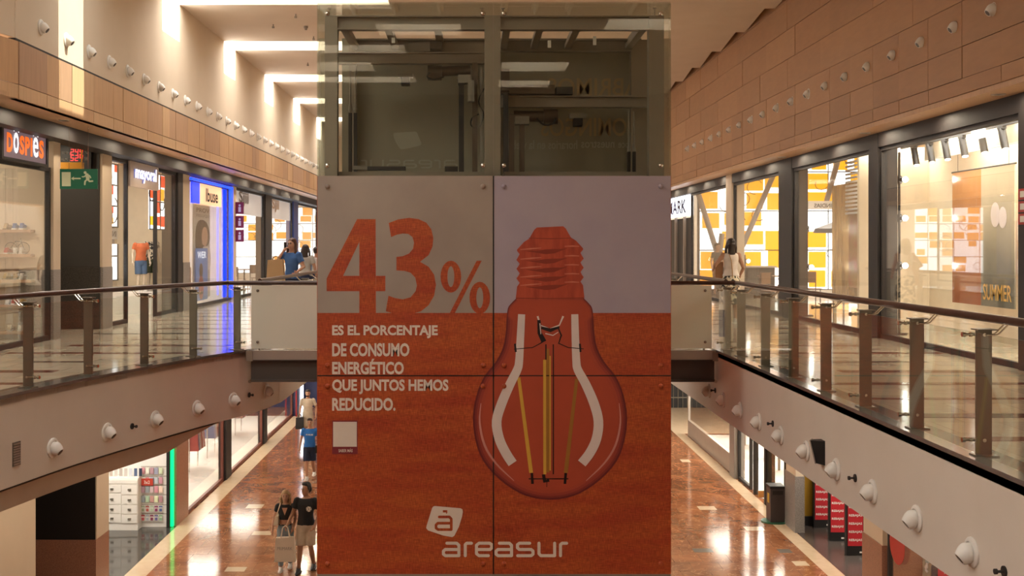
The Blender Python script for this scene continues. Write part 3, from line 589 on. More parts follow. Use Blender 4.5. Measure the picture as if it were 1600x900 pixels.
# ================================================================== BALUSTRADES
def balustrade(root, posts, edge, nrm, ends, name_rail=True, glassm=None):
    """posts: list of Y; edge(Y)->X of the gallery edge; nrm(Y)->unit vector to the void"""
    glassm = glassm or m_glass
    def pt(Y, n, z): e = Vector((edge(Y), Y)); q = e+nrm(Y)*n; return (q.x, q.y, z)
    ys = [ends[0]+(ends[1]-ends[0])*i/40 for i in range(41)]
    hr = MB().tube([pt(y, -.30, 1.035) for y in ys], .034, 12).build('handrail', m_rail, root, True)
    for Y in posts:
        n = nrm(Y); t = Vector((-n.y, n.x)); e = Vector((edge(Y), Y))
        def q(a, b, z): p = e+n*a+t*b; return (p.x, p.y, z)
        mb = MB().hexa([q(-.17, -.009, .012), q(-.05, -.009, .012), q(-.05, .009, .012), q(-.17, .009, .012)], [q(-.17, -.009, .965), q(-.05, -.009, .965), q(-.05, .009, .965), q(-.17, .009, .965)])
        mb.hexa([q(-.19, -.06, .965), q(-.04, -.06, .965), q(-.04, .06, .965), q(-.19, .06, .965)], [q(-.19, -.06, .975), q(-.04, -.06, .975), q(-.04, .06, .975), q(-.19, .06, .975)])
        mb.hexa([q(-.2, -.07, .012), q(-.03, -.07, .012), q(-.03, .07, .012), q(-.2, .07, .012)], [q(-.2, -.07, .022), q(-.03, -.07, .022), q(-.03, .07, .022), q(-.2, .07, .022)])
        po = mb.build('post', m_postm, root)
        for dz in (.93, .13):
            c = MB().cyl(q(-.11, -.022, dz), q(.035, -.022, dz), .011, n=8).cyl(q(.02, -.022, dz), q(.045, -.022, dz), .02, n=10).cyl(q(-.03, -.022, dz), q(-.012, -.022, dz), .018, n=10).cyl(q(-.11, -.035, dz), q(-.11, .02, dz), .014, n=8)
            c.build('glass_clamp', m_chrome, po, True)
        for b in (-.03, .03):
            MB().tube([q(-.12, b, .93), q(-.19, b, .93), q(-.215, b, .94), q(-.285, b, 1.01)], .007, 6).build('rail_bracket', m_chrome, po, True)
    cuts = sorted([ends[0]]+[p+.09 for p in posts if ends[0] < p+.09 < ends[1]]+[ends[1]])
    for a, b in zip(cuts[:-1], cuts[1:]):
        if b-a < .15: continue
        k = 3; yy = [a+.006+(b-a-.012)*i/k for i in range(k+1)]; mb = MB()
        for y0, y1 in zip(yy[:-1], yy[1:]):
            mb.hexa([pt(y0, -.012, .05), pt(y1, -.012, .05), pt(y1, 0, .05), pt(y0, 0, .05)], [pt(y0, -.012, .955), pt(y1, -.012, .955), pt(y1, 0, .955), pt(y0, 0, .955)])
        # keep it one clean closed pane: drop the inner partitions
        mb2 = MB(); lo_i = [pt(y, -.012, .05) for y in yy]; lo_o = [pt(y, 0, .05) for y in yy]; hi_i = [pt(y, -.012, .955) for y in yy]; hi_o = [pt(y, 0, .955) for y in yy]; m_ = k+1
        mb2.add(lo_i+lo_o+hi_i+hi_o, [f for i in range(k) for f in ((i, i+1, 2*m_+i+1, 2*m_+i), (m_+i, 3*m_+i, 3*m_+i+1, m_+i+1), (i, m_+i, m_+i+1, i+1), (2*m_+i, 2*m_+i+1, 3*m_+i+1, 3*m_+i))]+[(0, 2*m_, 3*m_, m_), (k, m_+k, 3*m_+k, 2*m_+k)])
        mb2.build('glass_pane', glassm, root)
bl = thing('glass_balustrade', (-4.5, 13.5, .012), 'curved glass balustrade with brown handrail on the left gallery edge', 'balustrade')
balustrade(bl, [9.0, 10.2, 11.4, 12.6, 13.78, 14.98, 16.15, 17.2], led, lnorm, (8.2, 17.35))
brr = thing('glass_balustrade', (3.8, 12.5, .012), 'straight glass balustrade mirroring the orange advert on the right gallery', 'balustrade')
balustrade(brr, [5.95, 7.2, 8.5, 9.78, 11.06, 12.3, 13.55, 14.85, 16.2, 17.1], lambda y: 3.76, lambda y: Vector((-1, 0)), (5.0, 17.3))
b3 = thing('glass_balustrade', (-3.3, 24, .012), 'glass balustrade running on behind the bridge at left, before the walking woman', 'balustrade')
balustrade(b3, [20.2, 22, 24, 26, 28], led, lnorm, (18.5, 29))
b4 = thing('glass_balustrade', (3.8, 24, .012), 'glass balustrade running on behind the bridge at right', 'balustrade')
balustrade(b4, [20.2, 22, 24, 26, 28], lambda y: 3.8, lambda y: Vector((-1, 0)), (18.2, 29))
b5 = thing('frosted_balustrade', (.2, YB+.03, 0), 'frosted glass balustrade panels on the bridge behind the lift tower', 'balustrade')
MB().tube([(led(17.3)-.27, 17.3, 1.035), (-3.3, YB+.14, 1.035), (4.0, YB+.14, 1.035), (4.06, 17.3, 1.035)], .034, 12).build('handrail', m_rail, b5, True)
for a, b in ((-3.42, -2.15), (-2.13, .25), (.27, 2.6), (2.62, 3.66)):
    p = MB().box(a, b, YB+.02, YB+.034, .03, 1.0).build('glass_pane', m_frost, b5)
    for x in (a+.1, b-.1):
        for z in (.13, .92): MB().lathe([(.022, 0), (.022, -.012), (.012, -.018)], (x, YB+.02, z), (0, 1, 0), 10).build('bolt', m_postm, p, True)
for x in (-3.3, -2.0, 2.6, 3.55): MB().box(x-.01, x+.01, YB+.045, YB+.12, 0, .98).build('post', m_postm, b5)

# ================================================================== EYEBALL SPOTLIGHTS AND SMALL WALL FITTINGS
pr_fl = MB().lathe([(.115, 0), (.115, .012), (.105, .02), (.082, .024), (.08, .01)], (0, 0, 0), (1, 0, 0), 20).mesh('flange', m_white, True)
mbq = MB(); dv = Vector((.8, -.05, -.6)).normalized(); dv = Vector((.80, 0, -.6))
mbq.lathe([(.001, -.07), (.05, -.055), (.074, -.02), (.078, 0), (.074, .03), (.062, .062), (.05, .085), (.044, .085)], (.03, 0, 0), dv, 16)
pr_ey = mbq.mesh('eyeball', m_white, True)
pr_le = MB().lathe([(.044, 0), (.04, .002), (.0, .003)], Vector((.03, 0, 0))+dv*.0835, dv, 14).mesh('lens', M('lamp_lens', (.10, .09, .08), .2), True)
def spot(loc, rz, label, group):
    t = thing('eyeball_spotlight', loc, label, 'spotlight', group); t.rotation_euler = (0, 0, rz)
    for nm, me in (('flange', pr_fl), ('eyeball', pr_ey)):
        c = bpy.data.objects.new(nm, me); COL.objects.link(c); c.parent = t
        if nm == 'eyeball':
            l = bpy.data.objects.new('lens', pr_le); COL.objects.link(l); l.parent = c
for i in range(29): spot((-6.3, 16.3+1.02*i, 4.79), 0, 'white eyeball spotlight on the upper left plaster wall, %s from the left' % ORD[i], 'eyeball spots on the left wall')
for i in range(19): spot((6.598, 14.17+1.12*i, 4.60), math.pi, 'white eyeball spotlight on the brown panelled wall, %s from the right' % ORD[i], 'eyeball spots on the wood wall')
def ysolve(x):
    a, b = 8.0, 40.0
    for _ in range(50):
        m = (a+b)/2
        if CX+led(m)*F/m < x: a = m
        else: b = m
    return a
for i, x in enumerate((82, 167, 242, 307, 364, 416)):
    Y = ysolve(x); n = lnorm(Y); spot((led(Y)+n.x*.001, Y+n.y*.001, -.72), math.atan2(n.y, n.x), 'white eyeball spotlight on the left gallery edge, %s from the left' % ORD[i], 'eyeball spots on the left gallery edge')
for i in range(10): spot((3.749, 8.42+1.045*i, -.70), math.pi, 'white eyeball spotlight on the right gallery edge, %s from the right' % ORD[i], 'eyeball spots on the right gallery edge')
def stub(loc, n, label):
    n = Vector(n); p = Vector(loc)
    MB().cyl(p, p+n*.012, .04, n=14).cyl(p+n*.012, p+n*.06, .01, n=8).cyl(p+n*.055, p+n*.075, .02, n=10).build('wall_anchor', m_dark, None, True, label=label, cat='wall anchor', group='small dark anchors')
for x, l in ((206, 'small dark anchor between two spotlights on the left gallery edge'), (389, 'small dark anchor on the left gallery edge beside the bridge beam')):
    Y = ysolve(x); n = lnorm(Y); stub((led(Y), Y, PZ(666 if x < 300 else 617, Y)), (n.x, n.y, 0), l)
for x, y, l in ((1337, 747, 'small dark anchor on the right gallery edge after the black speaker'), (1570, 893, 'small dark anchor at the lower right corner of the right gallery edge'), (1208, 662, 'small dark anchor between distant spotlights on the right gallery edge'), (1118, 610, 'small dark anchor on the right gallery edge beside the bridge beam')):
    Y = YX(x, 3.75); stub((3.75, Y, PZ(y, Y)), (-1, 0, 0), l)
Y = ysolve(25); n = lnorm(Y); t2 = Vector((-n.y, n.x)); c0 = Vector((led(Y), Y, PZ(709, Y)))
vg = thing('vent_grille', c0, 'square brown grille on the left gallery edge at the photo\'s left', 'grille')
def vq(a, b, h): p = Vector((c0.x, c0.y))+t2*a+n*b; return (p.x, p.y, c0.z+h)
MB().hexa([vq(-.07, 0, -.13), vq(.07, 0, -.13), vq(.07, .012, -.13), vq(-.07, .012, -.13)], [vq(-.07, 0, .13), vq(.07, 0, .13), vq(.07, .012, .13), vq(-.07, .012, .13)]).build('grille_plate', m_postm, vg)
for i in range(9): MB().hexa([vq(-.06, .012, -.115+i*.027), vq(.06, .012, -.115+i*.027), vq(.06, .02, -.115+i*.027), vq(-.06, .02, -.115+i*.027)], [vq(-.06, .012, -.1+i*.027), vq(.06, .012, -.1+i*.027), vq(.06, .02, -.1+i*.027), vq(-.06, .02, -.1+i*.027)]).build('slat', m_steel2, vg)
Y = YX(1287, 3.75); sp = thing('wall_speaker', (3.75, Y, PZ(725, Y)), 'small black wedge speaker with silver edge on the right gallery edge', 'speaker')
zc = PZ(707, Y)
MB().hexa([(3.75, Y-.05, zc-.13), (3.75, Y+.09, zc-.13), (3.70, Y+.07, zc-.11), (3.66, Y-.03, zc-.11)], [(3.75, Y-.05, zc+.13), (3.75, Y+.09, zc+.13), (3.66, Y+.07, zc+.13), (3.60, Y-.03, zc+.13)]).build('cabinet', m_black, sp)
MB().hexa([(3.655, Y-.036, zc-.115), (3.70, Y+.075, zc-.115), (3.69, Y+.08, zc-.115), (3.645, Y-.03, zc-.115)], [(3.595, Y-.036, zc+.135), (3.655, Y+.075, zc+.135), (3.645, Y+.08, zc+.135), (3.585, Y-.03, zc+.135)]).build('grille', m_steel2, sp)
MB().box(6.585, 6.6, YX(1341, 6.6)-.05, YX(1341, 6.6)+.05, PZ(172, 19.2), PZ(160, 19.2)).build('wall_sensor', m_white, None, label='small white sensor box on the brown panelled wall', cat='sensor')
for i, (x, y) in enumerate(((462, 22), (427, 38), (478, 41), (490, 57), (481, 98))):
    Y = F*(ZC-EZ)/(CY-y); X = PX(x, Y)
    MB().cyl((X, Y, ZC), (X, Y, ZC-.05), .05 if i == 2 else .015, n=10).cyl((X, Y, ZC-.05), (X, Y, ZC-.09), .03, n=10).build('ceiling_sprinkler', m_steel, None, label='tiny fitting under the cream ceiling slab, %s from the skylight slot' % ORD[i], cat='sprinkler')
m_dl = glow('downlight', (1, .85, .62), 12)
dk = 0
for s, X in ((-1, -6.62), (1, 6.82)):
    for x in ((100, 292, 371, 440) if s < 0 else (1222, 1352, 1560)):
        Y = YX(x, X); r = thing('recessed_downlight', (X, Y, 3.575 if s > 0 else 3.635), 'recessed downlight in the wood soffit, %s seen from the left' % ORD[dk], 'downlight', 'soffit downlights'); dk += 1
        z = 3.58 if s > 0 else 3.64
        MB().lathe([(.09, -.012), (.09, 0), (.07, 0), (.07, -.012)], (X, Y, z), (0, 0, 1), 16).build('ring', m_white, r, True); MB().cyl((X, Y, z-.003), (X, Y, z-.008), .068, n=16).build('bulb', m_dl, r)

# ================================================================== SHOPFRONTS
WN = 20
def bay(X, s, Ya, Yb, z0, z1, cuts, label, fm=None, gm=None, jw=.07, transom=None):
    """window wall in the plane X; s=-1 left side, interior towards s; cuts = inner mullion positions"""
    global WN
    fm = fm or m_dark; gm = gm or m_shopglass; WN += 1
    t = thing('window_%d' % WN, (X, (Ya+Yb)/2, z0), label, None, None, 'structure')
    a, b = sorted((X, X+s*.08))
    for y in (Ya, Yb-jw): MB().box(a, b, y, y+jw, z0, z1).build('jamb', fm, t)
    MB().box(a, b, Ya+jw, Yb-jw, z1-.07, z1).build('head', fm, t); MB().box(a, b, Ya+jw, Yb-jw, z0, z0+.08).build('sill', fm, t)
    ys = [Ya+jw]+list(cuts)+[Yb-jw]
    a2, b2 = sorted((X+s*.03, X+s*.042))
    for y0, y1 in zip(ys[:-1], ys[1:]): MB().box(a2, b2, y0+.004, y1-.004, z0+.08, z1-.07).build('pane', gm, t)
    return t
def wallbox(name, x0, x1, y0, y1, z0, z1, m, label): return MB().box(min(x0, x1), max(x0, x1), y0, y1, z0, z1).build(name, m, None, label=label, kind='structure')
XL = -7.25
# ---- left upper: shoe shop
bay(XL, -1, 15.2, 19.2, 0, 2.95, [17.05], 'shoe shop window under the dark sign')
m_plank = M('plank_cream', (.72, .60, .46), .6, c2=(.62, .50, .38), scale=4, stretch=(5, 5, .5))
wp = thing('wall_shoe_shop', (-8, 19.36, 0), 'pale plank display wall of the shoe shop', None, None, 'structure')
for i in range(14): MB().box(-7.33-.125*(i+1)+.004, -7.33-.125*i, 19.33+random.uniform(0, .006), 19.36, 0, 2.95).build('plank', m_plank, wp)
MB().box(-9.2, -7.3, 19.36, 19.44, 0, 3.64).build('backing', m_cream, wp)
wallbox('wall_shoe_back', -9.3, -9.2, 12, 19.4, 0, 3.64, m_cream, 'cream back wall of the shoe shop')
m_sign = M('sign_plum', (.075, .05, .055), .4, emit=(.2, .13, .15), es=.35); m_or = glow('letter_orange', (.9, .15, .012), .55); m_wh = glow('letter_white', (.92, .95, 1), .7)
sg = thing('shop_sign', (-7.15, 17.85, 2.97), 'plum sign with orange and white letters and little footprints', 'sign')
MB().box(-7.24, -7.15, 17.0, 18.72, 2.97, 3.5).build('board', m_sign, sg); MB().box(-7.26, -7.13, 16.93, 17.0, 2.93, 3.54).box(-7.26, -7.13, 18.72, 18.79, 2.93, 3.54).box(-7.26, -7.13, 17, 18.72, 3.5, 3.54).box(-7.26, -7.13, 17, 18.72, 2.93, 2.97).build('frame', m_dark, sg)
y = 17.13
for ch, wd, h, mt in (('D', .22, .30, m_or), ('O', .2, .33, m_wh), ('S', .19, .30, m_or), ('P', .19, .30, m_or), ('I', .07, .30, m_or), ('e', .22, .33, m_wh), ('S', .2, .30, m_or)):
    text('letter', ch, (-7.15, y, 3.05), (0, 1, 0), (0, 0, 1), wd, h, mt, sg, bold=.012 if ch == 'e' else .045, th=.012)
    if mt is m_wh:
        for k in range(5): MB().ball((-7.14, y+.02+.045*k, 3.405+.025*math.sin(k*.8)+.006*k), (.006, .014+.004*k, .018+.006*k), 8, 6).build('toe', m_wh, sg, True)
    y += wd+.03
# shelves and shoes
def shoe_proto(name, c1, c2):
    sole = MB().hexa([(-.04, -.13, 0), (.04, -.13, 0), (.045, .06, 0), (.02, .14, 0), (-.03, .14, 0), (-.045, .06, 0)], [(-.04, -.13, .025), (.04, -.13, .025), (.045, .06, .025), (.02, .14, .025), (-.03, .14, .025), (-.045, .06, .025)]).mesh('sole', M(name+'_sole', c2, .5))
    up = MB(); up.tube([(0, -.12, .05), (0, -.06, .06), (0, .02, .05), (0, .09, .04), (0, .13, .03)], [(.035, .03), (.038, .045), (.04, .03), (.036, .02), (.02, .01)], 10)
    up.tube([(0, -.075, .06), (0, -.08, .11)], [(.036, .045), (.033, .045)], 10)
    return sole, up.mesh('upper', M(name, c1, .4), True)
protos = [shoe_proto('shoe_'+n, a, b) for n, a, b in (('beige', (.62, .45, .28), (.3, .2, .12)), ('blue', (.10, .17, .42), (.8, .78, .74)), ('silver', (.75, .72, .68), (.6, .55, .5)), ('red', (.5, .06, .05), (.75, .7, .65)), ('gold', (.55, .38, .16), (.25, .17, .1)), ('tan', (.45, .28, .15), (.2, .14, .1)))]
cn = ('beige', 'blue and white', 'silver', 'red', 'gold', 'tan')
for r, (zy, kinds) in enumerate(((359, (0, 1, 1)), (397, (3, 2, 2)), (437, (4, 5, 2)), (476, (2, 3, 4)), (517, (0, 2)))):
    z = PZ(zy, 19.15)
    if z < .08: z = .08
    sh = MB().box(-8.3, -7.52, 19.05, 19.33, z-.045, z).box(-8.3, -7.52, 19.03, 19.05, z-.05, z+.002).build('display_shelf', m_wood[3], None, label='wooden shoe display shelf, %s from the top' % ORD[r], cat='shelf', group='shoe shelves')
    for j, kx in enumerate(kinds):
        x = PX(8+(44-8)*(j+.5)/len(kinds), 19.18); t = thing('shoe', (x, 19.18, z), '%s shoe on the %s shelf from the top, %s from the left' % (cn[kx], ORD[r], ORD[j]), 'shoe', 'shoes in the window', rz=random.uniform(-.25, .25))
        for nm, me in zip(('sole', 'upper'), protos[kx]):
            c = bpy.data.objects.new(nm, me); COL.objects.link(c); c.parent = t
bk = thing('wire_bicycle', (PX(27, 19.1), 19.1, PZ(397, 19.15)), 'small dark wire bicycle ornament on the second shoe shelf', 'ornament'); o_ = origin(bk)
for dx in (-.11, .11): MB().tube([(o_.x+dx+.1*math.cos(a*math.pi/8), 19.1, o_.z+.1+.1*math.sin(a*math.pi/8)) for a in range(16)], .005, 5, closed=True).build('wheel', m_dark, bk)
MB().tube([(o_.x-.11, 19.1, o_.z+.1), (o_.x-.03, 19.1, o_.z+.22), (o_.x+.07, 19.1, o_.z+.21), (o_.x+.11, 19.1, o_.z+.1)], .005, 5).tube([(o_.x-.03, 19.1, o_.z+.22), (o_.x, 19.1, o_.z+.1), (o_.x+.07, 19.1, o_.z+.21), (o_.x+.06, 19.1, o_.z+.27)], .005, 5).build('frame', m_dark, bk)
# ---- recess with the exit sign
wallbox('wall_pier_1', -7.8, -7.2, 19.44, 19.52, 1.2, 3.64, m_plaster, 'beige edge of the shoe shop wall above granite'); wallbox('wall_pier_2', -7.8, -7.2, 19.2, 19.53, 0, 1.2, m_grang, 'grey granite base beside the shoe shop'); wallbox('wall_pier_9', -7.8, -7.2, 19.2, 19.45, 1.2, 3.64, m_plaster, 'beige pier at the end of the shoe shop window')
wallbox('wall_recess', -9.3, -7.25, 21.7, 21.8, 1.2, 3.64, m_slate, 'dark slate wall of the exit recess'); wallbox('wall_recess_base', -9.3, -7.24, 21.68, 21.82, 0, 1.2, m_gran, 'black granite base of the exit recess wall')
wallbox('wall_recess_back', -9.3, -9.2, 19.4, 21.8, 0, 3.64, m_slate, 'dark back of the exit recess'); wallbox('trim_20', -9.3, -7.2, 21.5, 21.69, 3.57, 3.66, m_black, 'black header over the exit recess')
wallbox('wall_pillar_1', -7.6, -7.2, 21.72, 22.3, 1.2, 3.64, m_plaster, 'beige pillar face left of the children\'s clothes shop'); wallbox('wall_pillar_1_base', -7.62, -7.19, 21.72, 22.31, 0, 1.2, m_grang, 'grey granite pillar base left of the children\'s clothes shop')
YD = 21.6; dp = thing('led_display', (PX(117, YD), YD, PZ(264, YD)), 'black temperature and humidity display with red digits', 'display')
MB().box(PX(92, YD), PX(142, YD), YD, YD+.08, PZ(264, YD), PZ(226, YD)).build('case', m_black, dp)
m_led = glow('led_red', (1, .03, .03), 1.0); m_dim = M('dim_print', (.22, .2, .17), .5)
SEG = {'2': 'abged', '4': 'fgbc', '9': 'abcdfg', '5': 'afgcd'}
SP = {'a': ((0, 1), (1, 1)), 'b': ((1, 1), (1, .5)), 'c': ((1, .5), (1, 0)), 'd': ((0, 0), (1, 0)), 'e': ((0, .5), (0, 0)), 'f': ((0, 1), (0, .5)), 'g': ((0, .5), (1, .5))}
for row, (s, yb_) in enumerate((('249', 241.5), ('524', 250.8))):
    for j, ch in enumerate(s):
        mb = MB(); xb_ = 110.5+j*7
        for q in SEG[ch]:
            (a, b), (c, d) = SP[q]; stroke(mb, [(xb_+a*4+b*.8, yb_-b*8), (xb_+c*4+d*.8, yb_-d*8)], .55, lambda u, v: (PX(u, YD), YD-.003, PZ(v, YD)), (0, -.004, 0))
        mb.build('digit', m_led, dp)
for s, a, b, c, d in (('TEMP', 96, 107, 237, 241), ('HUM.', 96, 106, 247, 251), ('°C', 132, 137, 235, 240), ('%HR', 132, 137, 245, 251)): text('lettering', s, (PX(a, YD), YD, PZ(d, YD)), (1, 0, 0), (0, 0, 1), PX(b, YD)-PX(a, YD), PZ(c, YD)-PZ(d, YD), m_dim, dp, th=.003)
YY = 20.9; MB().box(PX(86, YY), PX(128, YY), YY, YY+.12, PZ(270, YY), PZ(253.5, YY)).box(PX(87, YY), PX(89, YY), YY+.05, YY+.07, PZ(253.5, YY), 3.64).box(PX(125, YY), PX(127, YY), YY+.05, YY+.07, PZ(253.5, YY), 3.64).build('direction_box', M('amber', (.62, .28, .02), .5), None, label='amber box sign hanging behind the green exit sign', cat='sign')
YX_ = 19.0; es = thing('exit_sign', (PX(123, YX_), YX_, PZ(295, YX_)), 'green hanging exit sign with running figure and arrow', 'sign')
m_green = M('exit_green', (.012, .12, .062), .4, emit=(.02, .2, .1), es=.06); m_pale = M('exit_pale', (.60, .62, .38), .4, emit=(.7, .74, .48), es=.06)
MB().box(PX(93.5, YX_), PX(152, YX_), YX_, YX_+.02, PZ(295, YX_), PZ(264, YX_)).build('board', m_green, es); MB().box(PX(93, YX_), PX(152.5, YX_), YX_+.02, YX_+.03, PZ(296, YX_), PZ(263, YX_)).build('acrylic_back', m_glass, es)
fe = lambda u, v: (PX(u/7.5, YX_), YX_-.001, PZ(180+v/7.5, YX_))
mb = MB(); mb.prism([(723, 667), (828, 667), (830, 832), (726, 832)], fe, (0, -.002, 0)); mb.prism([(833, 742), (868, 718), (862, 734), (946, 734), (946, 750), (862, 750), (868, 766)], fe, (0, -.002, 0))
mb.prism([(998+17*math.cos(i*.52), 673+17*math.sin(i*.52)) for i in range(12)], fe, (0, -.002, 0))
for p_, w_ in (([(1020, 700), (1030, 748)], 20), ([(1010, 703), (985, 722), (965, 722)], 7), ([(1030, 700), (1050, 710), (1062, 732)], 8), ([(1030, 752), (1048, 775), (1085, 772)], 9), ([(1022, 752), (997, 775), (994, 812)], 9)): stroke(mb, p_, w_, fe, (0, -.002, 0))
mb.build('pictogram', m_pale, es)
for x in (107.5, 137.5): MB().cyl((PX(x, YX_), YX_+.012, PZ(264, YX_)), (PX(x, YX_), YX_+.012, 3.64), .0035, n=6).build('wire', m_chrome, es)
# ---- children's clothes shop
bay(XL, -1, 22.3, 23.5, 0, 3.4, [], 'left pane of the children\'s clothes shop'); bay(XL, -1, 25.6, 27.3, 0, 3.4, [], 'right pane of the children\'s clothes shop')
sg = thing('shop_sign', (-7.2, 24.55, 2.88), 'pale fascia sign with glowing blue-white lowercase letters', 'sign')
MB().box(-7.3, -7.2, 23.5, 25.6, 2.87, 3.4).build('board', M('sign_pale', (.62, .52, .46), .5), sg)
text('lettering', 'mayoral', (-7.2, 23.75, 2.97), (0, 1, 0), (0, 0, 1), 1.6, .36, glow('letter_blue', (.85, .85, 1), .8), sg, bold=.03, th=.03); text('letter_backing', 'mayoral', (-7.2, 23.71, 2.965), (0, 1, 0), (0, 0, 1), 1.6, .36, M('letter_side', (.10, .12, .42), .4), sg, bold=.03, th=.006)  # blue copy of the word, set behind the glowing letters and slightly aside
wallbox('wall_post_1', -7.6, -7.2, 27.3, 27.75, 0, 3.64, m_dark, 'dark post right of the children\'s clothes shop'); wallbox('wall_pillar_2', -7.6, -7.2, 27.75, 28.4, 1.2, 3.64, m_plaster, 'beige pillar between clothes shop and salon'); wallbox('wall_pillar_2_base', -7.6, -7.19, 27.75, 28.4, 0, 1.2, m_grang, 'granite pillar base between clothes shop and salon')
wallbox('wall_shop_1', -12, -7.3, 28.25, 28.35, 0, 3.64, m_cream, 'cream end wall inside the children\'s clothes shop'); wallbox('wall_shop_2', -12.1, -12, 21.8, 34, 0, 3.64, m_cream, 'cream back wall of the clothes shop and salon')
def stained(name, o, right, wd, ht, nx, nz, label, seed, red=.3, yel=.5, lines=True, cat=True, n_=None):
    """bright coloured and clear panes with dark leading: daylight windows and painted window reflections"""
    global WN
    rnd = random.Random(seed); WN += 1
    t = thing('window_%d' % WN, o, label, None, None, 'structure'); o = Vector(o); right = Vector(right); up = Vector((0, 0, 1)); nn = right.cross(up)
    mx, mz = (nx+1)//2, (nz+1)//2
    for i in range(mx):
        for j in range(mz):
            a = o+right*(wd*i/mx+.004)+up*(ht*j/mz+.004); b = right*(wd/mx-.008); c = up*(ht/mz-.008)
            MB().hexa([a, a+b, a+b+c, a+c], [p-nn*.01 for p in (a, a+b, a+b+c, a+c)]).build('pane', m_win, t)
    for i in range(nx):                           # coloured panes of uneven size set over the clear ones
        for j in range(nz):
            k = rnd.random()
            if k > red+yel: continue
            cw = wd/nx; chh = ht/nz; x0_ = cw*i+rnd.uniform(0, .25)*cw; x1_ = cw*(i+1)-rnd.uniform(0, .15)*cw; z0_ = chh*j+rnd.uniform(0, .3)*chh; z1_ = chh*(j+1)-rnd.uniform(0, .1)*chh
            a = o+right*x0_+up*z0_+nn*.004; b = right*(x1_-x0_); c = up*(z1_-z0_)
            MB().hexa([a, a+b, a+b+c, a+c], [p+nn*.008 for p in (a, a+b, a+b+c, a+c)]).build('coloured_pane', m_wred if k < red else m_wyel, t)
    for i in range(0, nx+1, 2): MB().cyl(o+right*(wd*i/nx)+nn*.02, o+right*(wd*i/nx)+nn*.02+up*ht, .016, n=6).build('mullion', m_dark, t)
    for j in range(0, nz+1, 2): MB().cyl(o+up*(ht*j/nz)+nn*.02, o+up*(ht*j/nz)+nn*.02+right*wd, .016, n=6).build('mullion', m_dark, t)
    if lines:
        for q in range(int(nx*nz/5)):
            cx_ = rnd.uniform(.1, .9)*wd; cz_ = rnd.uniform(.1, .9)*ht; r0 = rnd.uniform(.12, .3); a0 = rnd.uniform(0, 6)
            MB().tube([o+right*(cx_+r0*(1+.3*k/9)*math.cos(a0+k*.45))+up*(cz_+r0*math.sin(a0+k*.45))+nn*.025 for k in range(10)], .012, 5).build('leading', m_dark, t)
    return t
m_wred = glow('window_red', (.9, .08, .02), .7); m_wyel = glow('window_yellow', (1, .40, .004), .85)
stained('w', (-7.45, 22.4, 2.0), (0, 1, 0), 1.0, 1.3, 4, 6, 'glowing coloured panes painting a window reflection in the left clothes shop pane', 3, .35, .2)  # reflection in the shop glass, built as glowing panes behind it
stained('w', (-7.45, 25.7, 2.0), (0, 1, 0), 1.3, 1.3, 3, 4, 'glowing coloured panes painting a window reflection in the right clothes shop pane', 5, .4, .3)  # again a mirrored window painted as glowing panes, no real panel
MB().box(-7.47, -7.44, 22.4, 23.4, 1.75, 1.97).build('sign_reflection', m_lightwall, None, label='white lettered strip painting the cafe sign reflection in the clothes shop pane', cat='sign'); text('strip_lettering', 'INDIAS', (-7.44, 22.55, 1.8), (0, 1, 0), (0, 0, 1), .75, .12, m_dark, bpy.data.objects['sign_reflection'], mirror=True, th=.004)  # mirrored cafe sign, painted as a strip inside the glass
stained('w', (-7.45, 22.4, .9), (0, 1, 0), 1.0, .75, 4, 3, 'glowing white panes painting the lower reflection in the left clothes shop pane', 9, 0, 0, False)  # white part of the painted reflection, glow put into the panes
MB().box(-8.98, -8.94, 27.0, 27.9, 1.2, 2.6).build('art_print', M('print_blue', (.25, .22, .25), .5, c2=(.55, .4, .3), scale=3), None, label='tall narrow photo print on the clothes shop wall', cat='poster'); MB().box(-8.9, -7.6, 26.4, 28.2, 0, .5).build('podium', m_lightwall, None, label='white podium under the child mannequins', cat='podium')
wallbox('wall_shop_3', -9.02, -9.0, 24.7, 28.25, 0, 3.5, m_cream, 'cream display partition in the clothes shop')
# ---- salon with blue neon
bay(XL, -1, 28.4, 33.5, 0, 3.35, [29.4, 31.4, 32.6], 'hair salon window framed in blue neon')
m_neon = glow('neon_blue', (.004, .035, 1), 2.2); m_neon2 = glow('neon_violet', (.2, .2, 1), 1.5)
MB().box(-7.22, -7.17, 28.45, 33.4, 3.30, 3.36).build('neon_tube', m_neon, None, label='blue neon line across the top of the salon', cat='neon light')
MB().box(-7.22, -7.15, 33.05, 33.3, 0.1, 3.3).build('neon_tube', m_neon, None, label='broad vertical blue neon bar right of the salon', cat='neon light')
MB().box(-7.36, -7.33, 32.1, 32.2, 0.2, 3.2).build('neon_tube', m_neon2, None, label='thin violet neon line inside the salon glass', cat='neon light')
sg = thing('shop_sign', (-7.2, 30.7, 2.72), 'backlit cream salon sign with dark letters', 'sign'); MB().box(-7.24, -7.18, 29.5, 31.9, 2.72, 3.26).build('board', glow('sign_cream', (1, .60, .34), .5), sg); text('lettering', 'Ibuse', (-7.18, 30.0, 2.8), (0, 1, 0), (0, 0, 1), 1.4, .36, m_dark, sg, bold=.02, th=.012)
MB().box(-7.22, -7.19, 28.6, 29.4, 2.72, 3.26).build('blue_panel', M('blue_panel', (.02, .04, .5), .4, emit=(.02, .05, .9), es=.8), None, label='deep blue panel left of the salon sign', cat='panel')
po = thing('salon_poster', (-7.4, 30.5, .2), 'tall white salon poster of a smiling person with wavy dark hair', 'poster'); m_pw = M('poster_white', (.62, .60, .57), .6); m_hair = M('poster_hair', (.05, .028, .018), .6); m_skin = M('poster_skin', (.66, .42, .30), .6)
MB().box(-7.42, -7.39, 29.55, 31.4, .2, 3.0).build('sheet', m_pw, po)
